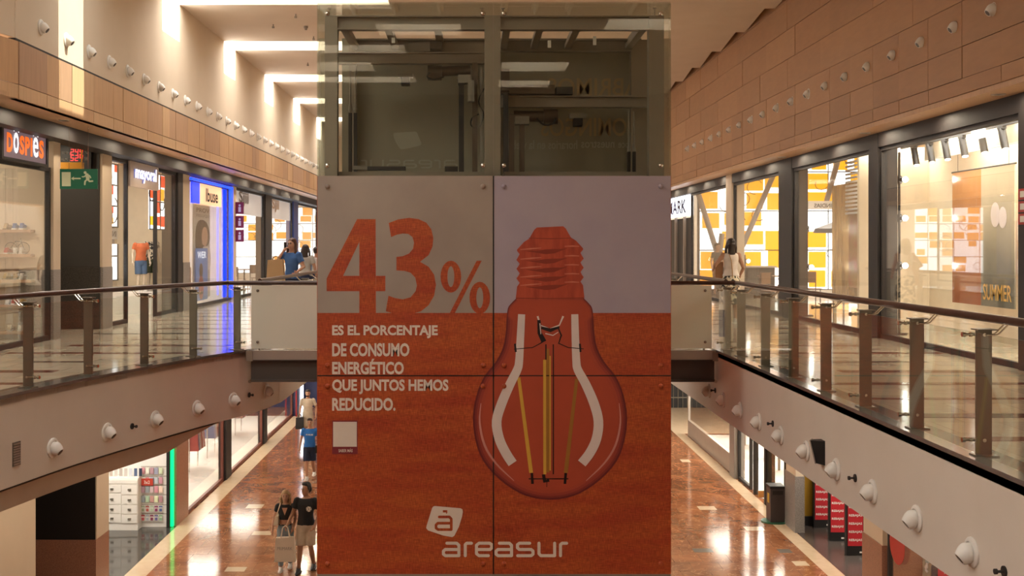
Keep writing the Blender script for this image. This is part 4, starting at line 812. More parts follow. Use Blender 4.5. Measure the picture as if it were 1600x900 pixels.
def pp(u, v): return (-7.385, 29.55+u*1.85, .2+v*2.8)
for pts, m, k in (([(.12, .28), (.1, .45), (.18, .58), (.4, .64), (.75, .62), (.95, .52), (.98, .4), (.8, .33), (.45, .25), (.2, .22)], m_hair, 0), ([(.5, .36), (.48, .47), (.58, .55), (.76, .55), (.85, .46), (.8, .37), (.68, .33)], m_skin, .003), ([(.45, .1), (.5, .28), (.65, .33), (.98, .3), (.98, .08)], M('poster_blouse', (.85, .8, .76), .5), .002)):
    MB().prism([tuple(p) for p in crom(pts+[pts[0]], 4)][:-1], lambda u, v, k=k: (-7.389+k, 29.55+u*1.85, (.95 if v < .12 else 1.35+(v-.22)*2.3)), (.002, 0, 0)).build('portrait_print', m, po)
text('lettering', 'PROV', (-7.39, 29.85, 2.52), (0, 1, 0), (0, 0, 1), 1.45, .12, m_dark, po, th=.005); text('lettering', 'PELUQU', (-7.39, 29.85, 2.38), (0, 1, 0), (0, 0, 1), 1.45, .09, m_dim, po, th=.005)
p2 = thing('small_poster', (-7.33, 30.2, .15), 'small blue poster with red figure in the salon window', 'poster'); MB().box(-7.35, -7.335, 29.6, 30.9, .15, 1.55).build('sheet', M('poster_blue', (.05, .16, .42), .5, emit=(.05, .16, .42), es=.3), p2)
text('lettering', 'WER', (-7.335, 29.75, 1.28), (0, 1, 0), (0, 0, 1), .95, .18, m_wh, p2, th=.006); MB().ball((-7.333, 30.15, .95), (.006, .2, .2), 10, 8).build('figure_print', m_hair, p2, True); MB().ball((-7.332, 30.15, .5), (.006, .28, .34), 10, 8).build('figure_print', M('poster_red', (.35, .03, .05), .5), p2, True)
mbn = thing('counter_cabinet', (-7.7, 29.0, 0), 'dark low cabinet with brass end just inside the salon', 'cabinet'); MB().box(-7.8, -7.45, 28.5, 29.35, 0, 1.05).build('body', m_black, mbn); MB().box(-7.8, -7.44, 29.35, 29.5, 0, 1.05).build('end_panel', m_gold, mbn)
wallbox('wall_shop_4', -12, -7.3, 33.5, 33.6, 0, 3.64, m_lightwall, 'white end wall inside the salon'); wallbox('wall_post_2', -7.5, -7.2, 33.5, 34.0, 0, 3.64, m_plaster, 'pale post right of the blue neon bar')
# ---- cafe bays towards the far daylight windows
for (a, b, sa, sb, lab, txt, col) in ((34.0, 38.8, 34.5, 38.8, 'first cafe window with white top band', 'Sjii', m_dark), (40.0, 44.8, 40.2, 44.8, 'second cafe window with white top band', 'Sjii', m_gold), (46.0, 52, 46, 47, 'last narrow shop window of the left gallery', None, None)):
    bay(XL, -1, a, b, 0, 3.4, [(a+b)/2+.5], lab)
    if txt:
        s_ = thing('shop_sign', (-7.3, (sa+sb)/2, 2.62), 'white valance sign with %s lettering above the left cafe' % ('dark' if col is m_dark else 'yellow'), 'sign')
        MB().box(-7.36, -7.32, sa, sb, 2.62, 3.35).build('board', M('valance', (.78, .74, .74), .6, emit=(.8, .76, .78), es=.35), s_); text('lettering', txt, (-7.32, sa+.3, 2.85), (0, 1, 0), (0, 0, 1), 1.5, .5, col, s_, bold=.03, th=.03)
wallbox('wall_post_3', -7.55, -7.2, 38.8, 40.0, 0, 3.64, m_dark, 'dark post between the cafe windows'); wallbox('wall_post_4', -7.5, -7.2, 44.8, 46.0, 0, 3.64, M('blue_post', (.02, .05, .25), .4), 'dark blue post at the far left shops')
for i in range(3):
    z = 2.75-.42*i; pq = thing('placard', (-7.1, 33.9, z-.17), 'dark red pictogram placard projecting beside the cafe, %s from the top' % ORD[i], 'placard', 'red placards')
    MB().box(-7.2, -6.95, 33.85, 33.88, z-.17, z+.19).build('board', M('placard_red', (.22, .015, .03), .5), pq); MB().ball((-7.07, 33.845, z+.09), (.035, .004, .035), 8, 6).box(-7.11, -7.03, 33.84, 33.848, z-.11, z+.04).build('pictogram', m_white, pq)
stained('w', (-11.6, 54.5, .3), (1, 0, 0), 4.4, 3.2, 7, 8, 'large daylight window with orange panes behind the left cafes', 11, .0, .42)
stained('w', (-11.9, 38, .3), (0, 1, 0), 16, 3.2, 14, 6, 'daylight window with orange panes along the left cafe side', 12, .04, .36)
MB().box(-7.75, -7.7, 46.6, 48.3, 0, 3.3).build('roll_banner', M('banner_dark', (.05, .045, .045), .5), None, label='dark fabric banner with pale letters at the far left', cat='banner')
# ---- cafe chairs
ch = thing('cafe_chair', (0, 0, 0)); mch = M('chair_wood', (.20, .11, .06), .5)
MB().box(-.2, .2, -.2, .2, .43, .46).build('seat', mch, ch, local=True)
MB().box(-.2, .2, .18, .21, .62, .92).build('backrest', mch, ch, local=True)
for a in (-.18, .18):
    for b in (-.18, .18): MB().cyl((a, b, 0), (a, b, .43 if b < 0 else .9), .016, n=6).build('leg', m_dark, ch, local=True)
tb = thing('cafe_table', (0, 0, 0)); MB().cyl((0, 0, .72), (0, 0, .75), .35, n=20).build('tabletop', mch, tb, local=True); MB().cyl((0, 0, 0), (0, 0, .72), .03, n=8).build('pole', m_dark, tb, local=True); MB().cyl((0, 0, 0), (0, 0, .02), .22, n=16).build('base', m_dark, tb, local=True)
first = True
for i, (x, y, r) in enumerate(((-7.8, 36.0, 0), (-7.8, 37.5, 2.2), (-8.9, 37.5, 1), (-8.0, 41.2, .4), (-8.0, 42.8, 3), (7.7, 29.0, .5), (9.2, 30.5, 2.5), (7.8, 32.2, 1.2), (9.3, 33.3, 4))):
    o = ch if i == 0 else copy_tree(ch); o.location = (x, y, 0); o.rotation_euler = (0, 0, r)
    tag(o, 'dark wooden cafe chair behind the %s cafe glass, %s from the viewer' % ('left' if x < 0 else 'right', ORD[i if x < 0 else i-5]), 'chair', 'cafe chairs')
for i, (x, y) in enumerate(((-8.4, 36.75), (-8.6, 42.0), (8.45, 29.8), (8.6, 32.6))):
    o = tb if i == 0 else copy_tree(tb); o.location = (x, y, 0); tag(o, 'small round cafe table, %s one behind the %s cafe glass' % (('nearer', 'farther')[i % 2], 'left' if x < 0 else 'right'), 'table', 'cafe tables')
# ---- right upper: fashion window, middle bay, cafe bays, far shop
XR = 7.1
bay(XR, 1, 14.5, 19.55, 0, 3.33, [15.9, 17.6], 'large cream fashion display window at right', gm=m_shopglass, jw=.05)
bay(XR, 1, 20.0, 24.85, 0, 3.33, [22.4], 'second fashion window with a poster painted in golden reflections')
bay(XR, 1, 25.9, 30.6, 0, 3.33, [28.2], 'cafe window nearer, with yellow panes behind'); bay(XR, 1, 31.3, 36.6, 0, 3.33, [33.9], 'cafe window farther, beside the dark far shop entrance')
wallbox('wall_post_5', 7.05, 7.4, 19.55, 20.0, 0, 3.6, m_dark, 'dark post between the two fashion windows'); wallbox('wall_post_6', 7.05, 7.4, 24.85, 25.9, 0, 3.6, m_dark, 'dark double post left of the second fashion window')
wallbox('wall_post_7', 7.05, 7.4, 30.6, 31.3, 0, 3.6, m_plaster, 'pale column between the cafe windows'); wallbox('wall_post_8', 7.05, 7.4, 14.2, 14.5, 0, 3.6, m_dark, 'dark post at the right photo edge')
wallbox('wall_display_1', 8.75, 8.85, 14.2, 21.5, 0, 3.58, m_cream, 'cream back wall of the fashion display'); wallbox('wall_display_2', 7.4, 8.8, 21.5, 21.6, 0, 3.58, m_cream, 'cream side wall of the fashion display'); wallbox('wall_display_3', 7.4, 8.8, 14.2, 14.28, 0, 3.58, m_cream, 'cream near side wall of the fashion display')
wallbox('wall_display_4', 8.6, 8.7, 21.6, 24.4, 0, 3.58, m_cream, 'cream partition in the second fashion window'); wallbox('wall_near_right', 7.1, 7.3, -8, 14.2, 0, 3.6, m_cream, 'cream wall nearer than the fashion window')
def grad(name, c1, c2, z0, z1, r=.15, emit=0):
    m = M(name, c1, r); N = m.node_tree.nodes; L = m.node_tree.links; b = N['Principled BSDF']; tc = next(n for n in N if n.type == 'TEX_COORD')
    sx = N.new('ShaderNodeSeparateXYZ'); L.new(tc.outputs['Object'], sx.inputs[0]); mr = N.new('ShaderNodeMapRange'); mr.inputs[1].default_value = z0; mr.inputs[2].default_value = z1; L.new(sx.outputs[2], mr.inputs[0])
    nz = N.new('ShaderNodeTexNoise'); nz.inputs['Scale'].default_value = 1.5; ad = N.new('ShaderNodeMath'); ad.operation = 'ADD'; ml = N.new('ShaderNodeMath'); ml.operation = 'MULTIPLY_ADD'; ml.inputs[1].default_value = .5; ml.inputs[2].default_value = -.25
    L.new(tc.outputs['Object'], nz.inputs['Vector']); L.new(nz.outputs['Fac'], ml.inputs[0]); L.new(ml.outputs[0], ad.inputs[0]); L.new(mr.outputs[0], ad.inputs[1])
    rp = N.new('ShaderNodeValToRGB'); rp.color_ramp.elements[0].color = (*c1, 1); rp.color_ramp.elements[1].color = (*c2, 1); L.new(ad.outputs[0], rp.inputs[0]); L.new(rp.outputs[0], b.inputs['Base Color']); return m
XP = 8.25; ya, ym, yb = YX(1585, XP), YX(1533, XP), YX(1488, XP)
bn = thing('hanging_poster', (XP, (ya+yb)/2, .62), 'hanging summer poster, rust left half and hazy sea photo right half', 'poster')
MB().box(XP, XP+.02, ym, yb, .64, 2.86).build('rust_half', grad('poster_rust', (.33, .09, .035), (.70, .33, .12), 0, 2.2), bn); MB().box(XP, XP+.02, ya, ym, .64, 2.86).build('photo_half', grad('poster_sea', (.14, .14, .12), (.70, .58, .40), .2, 1.8), bn)
text('lettering', 'SUMMER', (XP, ym-.08, .74), (0, -1, 0), (0, 0, 1), ym-ya-.16, .26, M('print_amber', (.75, .42, .08), .4), bn, bold=.01, th=.006); MB().ball((XP-.005, ym-.5, 2.1), (.004, .16, .2), 10, 8).ball((XP-.005, ym-.75, 2.05), (.004, .14, .17), 10, 8).build('flower_print', m_hi, bn, True)
MB().cyl((XP+.01, ya-.03, 2.87), (XP+.01, yb+.03, 2.87), .015, n=8).build('hanging_rod', m_dark, bn)
for y in (ya+.2, yb-.2): MB().cyl((XP+.01, y, 2.87), (XP+.01, y, 3.58), .004, n=5).build('wire', m_dark, bn)
# ceiling track with six heads
XT = 7.75; tk = thing('track_light', (XT, 17.3, 3.28), 'black ceiling track with six spotlight heads in the fashion window', 'track light')
y0_, y1_ = YX(1585, XT), YX(1415, XT)
MB().box(XT-.02, XT+.02, y0_-.3, y1_+.2, 3.36, 3.4).build('track', m_black, tk)
for y in (y0_, y1_): MB().cyl((XT, y, 3.4), (XT, y, 3.58), .008, n=6).build('suspension', m_black, tk)
for i, x in enumerate((1565, 1533, 1503, 1476, 1452, 1428)):
    y = YX(x, XT); h = MB().box(XT-.03, XT+.03, y-.09, y+.09, 3.32, 3.36).build('head', m_black, tk); MB().cyl((XT, y, 3.32), (XT+.0, y-.12, 3.02), .055, n=14).build('barrel', m_black, h, True); MB().cyl((XT, y-.12, 3.02), (XT, y-.121, 3.017), .045, n=12).build('lens', m_dl, h)
MB().box(8.05, 8.09, y0_+.1, y1_-.1, 3.13, 3.15).build('light_bar', m_white, tk); MB().box(8.05, 8.09, y0_+.1, y1_-.1, 3.15, 3.58).build('bar_hanger', m_cream, tk)
m_bulb = glow('bulb_white', (1, .97, .9), 30)
def lampstand(x, y, ys, z0, z1, label):
    t = thing('pole_lamp', (x, y, 0), label, 'lamp'); MB().cyl((x, y, 0), (x, y, z1), .022, n=10).build('pole', m_black, t, True); MB().cyl((x, y, 0), (x, y, .02), .14, n=16).build('base', m_black, t)
    for z in ys:
        c = MB().cyl((x, y-.01, z-.07), (x, y-.01, z+.07), .045, n=10).cyl((x, y-.03, z), (x+.05, y-.08, z), .035, n=10).build('socket', m_black, t, True); MB().ball((x+.07, y-.1, z), .05, 12, 8).build('bulb', m_bulb, c, True)
Y = YX(1405, 7.75); lampstand(7.75, Y, [PZ(q, Y) for q in (281, 341, 415)], 0, PZ(238, Y), 'black pole lamp with three bare bulbs in the fashion window')
Y = YX(1261, 7.7); lampstand(7.7, Y, [PZ(q, Y) for q in (358, 417)], 0, PZ(250, Y), 'black pole lamp with two bare bulbs in the second fashion window')
Y = YX(1164, 7.6); lampstand(7.6, Y, [PZ(408, Y)], 0, PZ(398, Y), 'short black lamp with one bulb behind the cafe glass')
MB().box(8.72, 8.75, YX(1425, 8.73)-.08, YX(1425, 8.73)+.1, .95, 1.06).build('wall_socket', m_black, None, label='black double wall socket in the fashion window', cat='socket')
Y1, Y0 = YX(1300, 8.3), YX(1347, 8.3)
gp = thing('gold_glare_poster', (8.3, (Y0+Y1)/2, .4), 'glossy poster with painted golden light reflections and red figure in the second fashion window', 'poster'); MB().box(8.3, 8.33, Y0, Y1, .45, 3.0).build('sheet', M('gold_reflection', (.72, .50, .20), .25, metal=.6, c2=(.35, .22, .08), scale=2, stretch=(1, 3, .6)), gp); MB().box(8.28, 8.3, Y0, Y0+(Y1-Y0)*.4, .7, 2.4).build('figure_print', M('gold_red', (.45, .12, .06), .4, c2=(.45, .35, .12), scale=3), gp); MB().box(8.25, 8.35, Y0, Y1, .36, .45).build('foot_bar', m_chrome, gp); MB().box(8.28, 8.34, Y0+.1, Y0+.2, 0, .36).box(8.28, 8.34, Y1-.2, Y1-.1, 0, .36).build('feet', m_chrome, gp)  # gold tones of the sheet paint in the light reflections on the poster
bl_ = thing('slat_blind', (8.2, 22.0, 1.9), 'pale horizontal slat blind in the second fashion window', 'blind')
for i in range(14): MB().box(8.18, 8.2, YX(1362, 8.2), YX(1322, 8.2), 2.3+i*.085, 2.345+i*.085).build('slat', m_lightwall, bl_)
MB().box(8.17, 8.21, YX(1362, 8.2), YX(1322, 8.2), 3.5, 3.58).build('head_rail', m_dark, bl_)
stained('w', (8.72, 24.6, 1.9), (1, 0, 0), 3.4, 1.65, 6, 4, 'daylight window with red panes behind the second fashion window', 21, .42, .0)
wallbox('wall_display_5', 8.6, 16, 24.62, 24.75, 0, 1.9, m_cream, 'cream wall under the red-paned window')
# cafe interior end with daylight facade
YC = 36.5
fc = stained('w', (7.35, YC, .2), (1, 0, 0), 8.4, 5.1, 12, 8, 'bright facade window with yellow panes and steel struts behind the cafe', 31, .0, .66)
m_strut = M('strut_grey', (.30, .27, .25), .4)
for (xa, ya_), (xb, yb_) in (((1087, 290), (1122, 400)), ((1212, 265), (1160, 385)), ((1312, 240), (1290, 320)), ((1128, 365), (1124, 400))):
    MB().cyl((PX(xa, YC-.3), YC-.3, PZ(ya_, YC-.3)), (PX(xb, YC-.3), YC-.3, PZ(yb_, YC-.3)), .09, n=10).build('strut', m_strut, fc, True)
sg = thing('glass_sign', (10.8, YC-.5, 2.5), 'pale hanging cafe sign seen from behind with reversed letters', 'sign'); za, zb_ = PZ(327, YC-.5), PZ(314, YC-.5)
MB().box(PX(1243, YC-.5), PX(1340, YC-.5), YC-.5, YC-.47, za, zb_).build('board', m_lightwall, sg); text('lettering', 'CAFÉ DE INDIAS', (PX(1272, YC-.5), YC-.5, za+.05), (1, 0, 0), (0, 0, 1), PX(1336, YC-.5)-PX(1272, YC-.5), zb_-za-.1, m_dark, sg, mirror=True, th=.006)
for x in (1250, 1335): MB().cyl((PX(x, YC-.5), YC-.48, zb_), (PX(x, YC-.5), YC-.48, 5.4), .006, n=5).build('wire', m_dark, sg)
ct = thing('cafe_counter', (7.9, 31.8, 0), 'dark cafe counter with pale edge behind the glass', 'counter'); MB().box(7.5, 9.2, 34.2, 34.7, 0, .95).build('body', m_dark, ct); MB().box(7.45, 9.25, 34.15, 34.75, .95, 1.0).build('worktop', m_steel2, ct)
for i in range(4): MB().box(7.56+i*.4, 7.9+i*.4, 34.18, 34.2, .08, .88).build('door', m_gran, ct)
MB().lathe([(.9, 0), (.85, .12), (.3, .32), (.02, .4)], (10.9, 33, 2.0), (0, 0, 1), 8).cyl((10.9, 33, 0), (10.9, 33, 2.1), .03).cyl((10.9, 33, 0), (10.9, 33, .08), .25).build('parasol', m_dark, None, label='dark parasol standing in the cafe', cat='parasol')
wallbox('wall_entrance', 7.1, 7.2, 36.6, 46, 0, 2.55, m_black, 'dark entrance opening of the far right shop')
sg = thing('shop_sign', (7.05, 38.6, 2.62), 'backlit white sign with tall navy letters at the far right shop', 'sign'); MB().box(7.06, 7.16, 36.7, 42.5, 2.62, 3.3).build('board', glow('sign_white', (.9, .93, 1), 1.6), sg); text('lettering', 'PRIMARK', (7.06, 42.2, 2.72), (0, -1, 0), (0, 0, 1), 5.1, .46, M('letter_navy', (.02, .03, .12), .4), sg, bold=.03, th=.02)
for y in (37.4, 39.0): MB().box(7.02, 7.1, y, y+.12, 0, 2.6).build('entrance_post', m_steel2, None, label='slim metal post at the far shop entrance, %s one' % ('nearer' if y < 38 else 'farther'), cat='post')
MB().box(7.3, 9, 36.56, 36.6, 0, 3.6).build('wall_cafe_end', m_dark, None, label='dark wall end beside the far shop', kind='structure')
rs = thing('wall_placard', (7.03, 14.35, 1.9), 'stack of small red fire-safety placards at the right photo edge', 'placard')
for i in range(3): p_ = MB().box(7.03, 7.05, 14.22, 14.46, 2.2-.16*i, 2.34-.16*i).build('plate', M('safety_red', (.45, .03, .02), .5), rs); MB().box(7.024, 7.03, 14.28, 14.4, 2.23-.16*i, 2.31-.16*i).build('pictogram', m_white, p_)

# ================================================================== LOWER LEVEL, LEFT
wallbox('wall_lower_1', -7.2, -7.0, 4, 17.9, ZL, -1.0, m_plaster, 'beige wall at the lower left corner')
wallbox('wall_lower_2', -9.5, -9.4, 17.9, 20.8, ZL, -1.0, m_slate, 'dark recess wall beside the lower left corner')
wallbox('wall_pillar_3', -8.2, -7.0, 20.8, 21.5, -3.84, -1.0, m_plaster, 'beige lower pillar beside the phone accessory shop'); MB().box(-8.2, -7.02, 20.77, 20.8, -3.84, -1.0).build('wall_pillar_3_panel', m_black, None, label='black panel on the front of the lower left pillar', kind='structure')
MB().box(-8.2, -7.0, 20.76, 21.51, ZL, -3.84).build('wall_pillar_3_base', [m_granr], None, label='speckled brown granite base of the lower left pillar', kind='structure')
MB().box(-13.9, -7.0, 21.51, 26.4, ZL, ZL+.004).build('floor_shop', m_shopfloor, None, label='glossy dark floor of the phone accessory shop', kind='structure')
YS = 26.4
wallbox('wall_shop_5', -13.9, -7.2, YS, YS+.1, ZL, -1.0, m_lightwall, 'white end wall of the phone accessory shop'); wallbox('wall_shop_6', -12, -11.9, 21.5, YS, ZL, -1.0, m_lightwall, 'white back wall of the phone accessory shop')
cab = thing('drawer_cabinet', (PX(193, YS), YS-.25, ZL+.004), 'white drawer cabinet in the phone accessory shop', 'cabinet')
xa, xm2, xb = PX(160, YS-.4), PX(189.5, YS-.4), PX(215, YS-.4)
MB().box(xa, xb, YS-.38, YS-.005, ZL+.004, PZ(748, YS-.4)).build('body', m_white, cab)
for (a, b), rowsz in (((xa+.01, xm2), ((770, 758), (788, 772), (802, 789), (817, 803))), ((xm2+.01, xb-.01), ((773, 757), (788, 774), (803, 789), (818, 804)))):
    for zy, ty in rowsz:
        d_ = MB().box(a, b-.005, YS-.40, YS-.38, PZ(zy, YS-.4)+.008, PZ(ty, YS-.4)).build('drawer', m_white, cab); cx_ = (a+b)/2; zc = (PZ(zy, YS-.4)+PZ(ty, YS-.4))/2; MB().box(cx_-.035, cx_+.035, YS-.425, YS-.40, zc-.02, zc+.02).build('handle', m_postm, d_)
d_ = MB().box(xa+.01, xb-.01, YS-.40, YS-.38, PZ(756, YS-.4)+.008, PZ(750, YS-.4)).build('drawer', m_white, cab)
shf = thing('phone_shelf', (PX(193, YS), YS-.2, PZ(748, YS-.4)), 'lit white shelf of phone cases above the drawers', 'shelf'); zz = PZ(748, YS-.4)
MB().box(xa, xb, YS-.3, YS, zz, zz+.02).box(xa, xb, YS-.02, YS, zz, zz+.5).build('shelf_board', m_lightwall, shf)
for i in range(7):
    x = xa+.1+i*.115; MB().box(x, x+.07, YS-.2, YS-.19, zz+.02, zz+.2).build('phone_case', M('case_%d' % i, ((.5, .42, .35), (.6, .55, .5), (.45, .4, .36), (.55, .5, .46), (.6, .62, .68), (.08, .12, .22), (.03, .04, .07))[i], .4), None, label='%s phone case on the lit shelf, %s from the left' % (('tan', 'cream', 'grey', 'pale', 'silver', 'navy', 'black')[i], ORD[i]), cat='phone case', group='phone cases')
pw = thing('product_wall', (PX(238, YS), YS-.05, ZL+.004), 'white slatted product wall with hanging accessories', 'display wall'); x0p, x1p = PX(219, YS-.06)+.02, PX(260, YS-.06)
MB().box(x0p, x1p, YS-.06, YS, ZL+.004, -1.5).build('board', m_lightwall, pw)
rowy = (728, 743, 757, 772, 787.5, 801.5)
for q in rowy: MB().box(x0p, x1p, YS-.07, YS-.06, PZ(q, YS)-.006, PZ(q, YS)+.006).build('slat_groove', m_steel2, pw)
cols = ((.45, .1, .12), (.6, .5, .4), (.35, .05, .12), (.12, .15, .3), (.35, .4, .38)); cname = ('wine', 'cream', 'crimson', 'navy', 'grey')
for r, q in enumerate(rowy):
    for j in range(5):
        x = x0p+.06+j*(x1p-x0p-.12)/4.6; m = M('pack_%d_%d' % (r, j), tuple(min(1, k*random.uniform(.7, 1.3)+.25*(r < 4)) for k in cols[(j+r) % 5]), .4); z = PZ(q, YS)
        t = thing('accessory_pack', (x, YS-.1, z-.17), '%s accessory pack hanging in the %s row from the top, %s from the left' % (cname[(j+r) % 5], ORD[r], ORD[j]), 'pack', 'hanging accessory packs')
        MB().box(x-.042, x+.042, YS-.105, YS-.09, z-.17, z-.02).build('blister', m_lightwall if r > 3 else m, t); MB().box(x-.042, x+.042, YS-.11, YS-.105, z-.055, z-.02).box(x-.03, x+.03, YS-.112, YS-.105, z-.15, z-.08).build('card', m, t); MB().cyl((x, YS-.11, z-.012), (x, YS-.06, z-.012), .004, n=5).build('hook', m_chrome, t)
MB().box(x0p+.03, x0p+.3, YS-.13, YS-.115, PZ(757, YS)+.0, PZ(748, YS)+.03).build('offer_card', M('offer_red', (.50, .05, .03), .4), None, label='red offer card reading 3x2 on the product wall', cat='card'); text('lettering', '3x2', (x0p+.09, YS-.13, PZ(755, YS)+.01), (1, 0, 0), (0, 0, 1), .14, .08, m_white, bpy.data.objects['offer_card'], th=.004)
kc = thing('counter_cabinet', (-8.45, 24.4, ZL+.004), 'narrow white display counter with dark glass front at the shop edge', 'cabinet'); MB().box(-8.7, -7.95, 23.4, 24.0, ZL+.004, ZL+1.05).build('body', m_white, kc); MB().box(-8.62, -8.0, 23.38, 23.4, ZL+.15, ZL+.85).build('front_glass', m_gran, kc); MB().box(-8.3, -8.1, 23.5, 23.7, ZL+1.05, ZL+1.13).build('card_terminal', m_black, kc)
MB().box(-7.2, -7.12, YS-.15, YS, ZL, -1.3).build('trim_21', m_black, None, label='black jamb beside the green light strip', kind='structure'); MB().box(-7.12, -7.06, YS-.1, YS+.0, ZL+.02, -1.3).build('light_strip', glow('neon_green', (.0, .75, .16), 1.3), None, label='vertical green neon strip at the phone accessory shop', cat='neon light')
wallbox('wall_pillar_4', -7.3, -7.0, YS, 27.5, ZL, -1.0, m_granr, 'reddish granite pillar after the green light strip'); fr_ = thing('picture_frame', (-6.98, 26.9, -2.5), 'dark bordered notice case on the reddish pillar', 'frame'); MB().box(-7.0, -6.96, 26.55, 27.2, -2.6, -1.3).build('frame', m_dark, fr_); MB().box(-6.96, -6.955, 26.62, 27.13, -2.5, -1.4).build('sheet', m_granr, fr_)
m_brn = M('brown_frame', (.16, .045, .03), .4)
XLL = -7.05
bay(XLL, -1, 27.5, 31.6, ZL, -1.0, [29.5], 'lower left shop window nearest the green strip', fm=m_brn); bay(XLL, -1, 32.3, 37.4, ZL, -1.0, [34.6], 'bright lower left shop window in the middle', fm=m_brn); bay(XLL, -1, 37.9, 43.6, ZL, -1.0, [40.5], 'far lower left shop window', fm=m_brn)
wallbox('wall_post_9', -7.2, -6.98, 31.6, 32.3, ZL, -1.0, m_dark, 'dark post between the lower left windows'); wallbox('wall_post_10', -7.2, -6.98, 37.4, 37.9, ZL, -1.0, m_dark, 'dark post farther along the lower left windows')
wallbox('wall_shop_7', -10.6, -10.5, 27.5, 45.9, ZL, -1.0, m_lightwall, 'white back wall of the lower left shops'); wallbox('wall_shop_8', -7.1, -6.9, 43.6, 45.9, ZL, -1.0, m_navy, 'navy wall at the far lower left')
MB().box(-6.89, -6.84, 44.6, 45.0, ZL, -1.1).build('light_strip', glow('strip_white', (.9, .93, 1), 3), None, label='vertical white light strip by the far navy wall', cat='neon light'); MB().box(-6.9, -6.86, 43.4, 43.55, ZL, -1.1).build('trim_22', M('red_jamb', (.35, .02, .02), .4), None, label='red jamb before the navy wall', kind='structure')
for i, y in enumerate((28.3, 33.2, 35.4, 39.5)):
    t = thing('clothes_rack', (-8.3, y, ZL), 'clothes rack behind the lower left glass, %s from the viewer' % ORD[i], 'rack', 'clothes racks'); MB().cyl((-8.3, y-.5, ZL), (-8.3, y-.5, ZL+1.5), .02, n=6).cyl((-8.3, y+.5, ZL), (-8.3, y+.5, ZL+1.5), .02, n=6).cyl((-8.3, y-.5, ZL+1.5), (-8.3, y+.5, ZL+1.5), .02, n=6).build('stand', m_chrome, t)
    for k in range(7): MB().hexa([(-8.55, y-.42+k*.13, ZL+.6), (-8.05, y-.42+k*.13, ZL+.6), (-8.05, y-.36+k*.13, ZL+.6), (-8.55, y-.36+k*.13, ZL+.6)], [(-8.5, y-.42+k*.13, ZL+1.42), (-8.1, y-.42+k*.13, ZL+1.42), (-8.1, y-.38+k*.13, ZL+1.42), (-8.5, y-.38+k*.13, ZL+1.42)]).build('garment', M('cloth_%d%d' % (i, k), random.choice(((.4, .06, .06), (.6, .58, .55), (.08, .08, .12), (.45, .3, .25), (.15, .2, .35))), .8), t)

# ================================================================== LOWER LEVEL, RIGHT
XRL = 7.5
bay(XRL, 1, 32.4, 39.2, ZL, -1.0, [35.5], 'bright white lower right shop window', fm=m_steel2); bay(XRL, 1, 30.4, 31.8, ZL, -1.0, [31.1], 'dark-framed lower right shop window'); bay(XRL, 1, 27.0, 28.6, ZL, -1.0, [27.8], 'glass panel beside the lower right doorway')
wallbox('wall_post_11', 7.4, 7.7, 31.8, 32.4, ZL, -1.0, m_grang, 'stone pier between the lower right shops'); wallbox('wall_post_12', 7.45, 7.7, 28.6, 28.75, ZL, -1.0, m_dark, 'dark jamb left of the lower right glass panel')
MB().box(7.48, 7.5, 32.5, 39.1, ZL+.08, ZL+.55).build('baseboard_right', m_steel2, None, label='grey metal plinth under the bright lower right window', kind='structure')
MB().box(7.58, 11, 26.8, 39.2, ZL, ZL+.004).build('floor_shop_right', m_lightwall, None, label='white floor of the bright lower right shops', kind='structure'); MB().box(-10.5, -7.13, 27.5, 43.6, ZL, ZL+.004).build('floor_shop_left', m_lightwall, None, label='white floor of the lower left shops', kind='structure'); m_rshop = M('bright_shop', (.86, .84, .86), .5); wallbox('wall_shop_9', 11, 11.1, 26.8, 45.9, ZL, -1.0, m_rshop, 'white back wall of the lower right shops')
for i in range(5):
    y = 33.0+i*1.4; t = thing('display_stand', (9.0, y, ZL), 'slim shop display stand behind the bright right window, %s from the viewer' % ORD[i], 'stand', 'display stands'); MB().cyl((9, y, ZL), (9, y, ZL+1.9), .04, n=8).build('pole', m_postm, t); MB().box(8.7, 9.3, y-.25, y+.25, ZL+.9, ZL+.94).box(8.7, 9.3, y-.25, y+.25, ZL+1.3, ZL+1.34).build('shelf', m_steel2, t); MB().box(8.75, 9.25, y-.2, y+.2, ZL+.94, ZL+1.12).build('goods', M('goods_%d' % i, random.choice(((.5, .1, .2), (.75, .7, .72), (.3, .25, .4))), .5), t)
dr = thing('door_1', (7.5, 29.25, ZL), 'open dark doorway with brass-edged glass doors at lower right', None, None, 'structure')
for y in (28.65, 29.80): MB().box(7.46, 7.58, y, y+.1, ZL, -1.6).build('door_frame', m_dark, dr)
MB().box(7.46, 7.58, 28.75, 29.80, -1.75, -1.6).build('door_frame', m_dark, dr)
lf = MB().hexa([(7.5, 29.75, ZL+.02), (8.3, 29.35, ZL+.02), (8.32, 29.39, ZL+.02), (7.52, 29.79, ZL+.02)], [(7.5, 29.75, -1.76), (8.3, 29.35, -1.76), (8.32, 29.39, -1.76), (7.52, 29.79, -1.76)]).build('door_leaf', m_shopglass, dr); MB().tube([(7.9, 29.49, ZL+.6), (7.88, 29.43, ZL+.7), (7.88, 29.43, ZL+1.9), (7.9, 29.49, ZL+2)], .025, 8).build('door_handle', m_gold, lf, True); MB().box(7.46, 8.3, 29.33, 29.38, ZL+.02, ZL+.2).build('kick_plate', m_gold, dr)
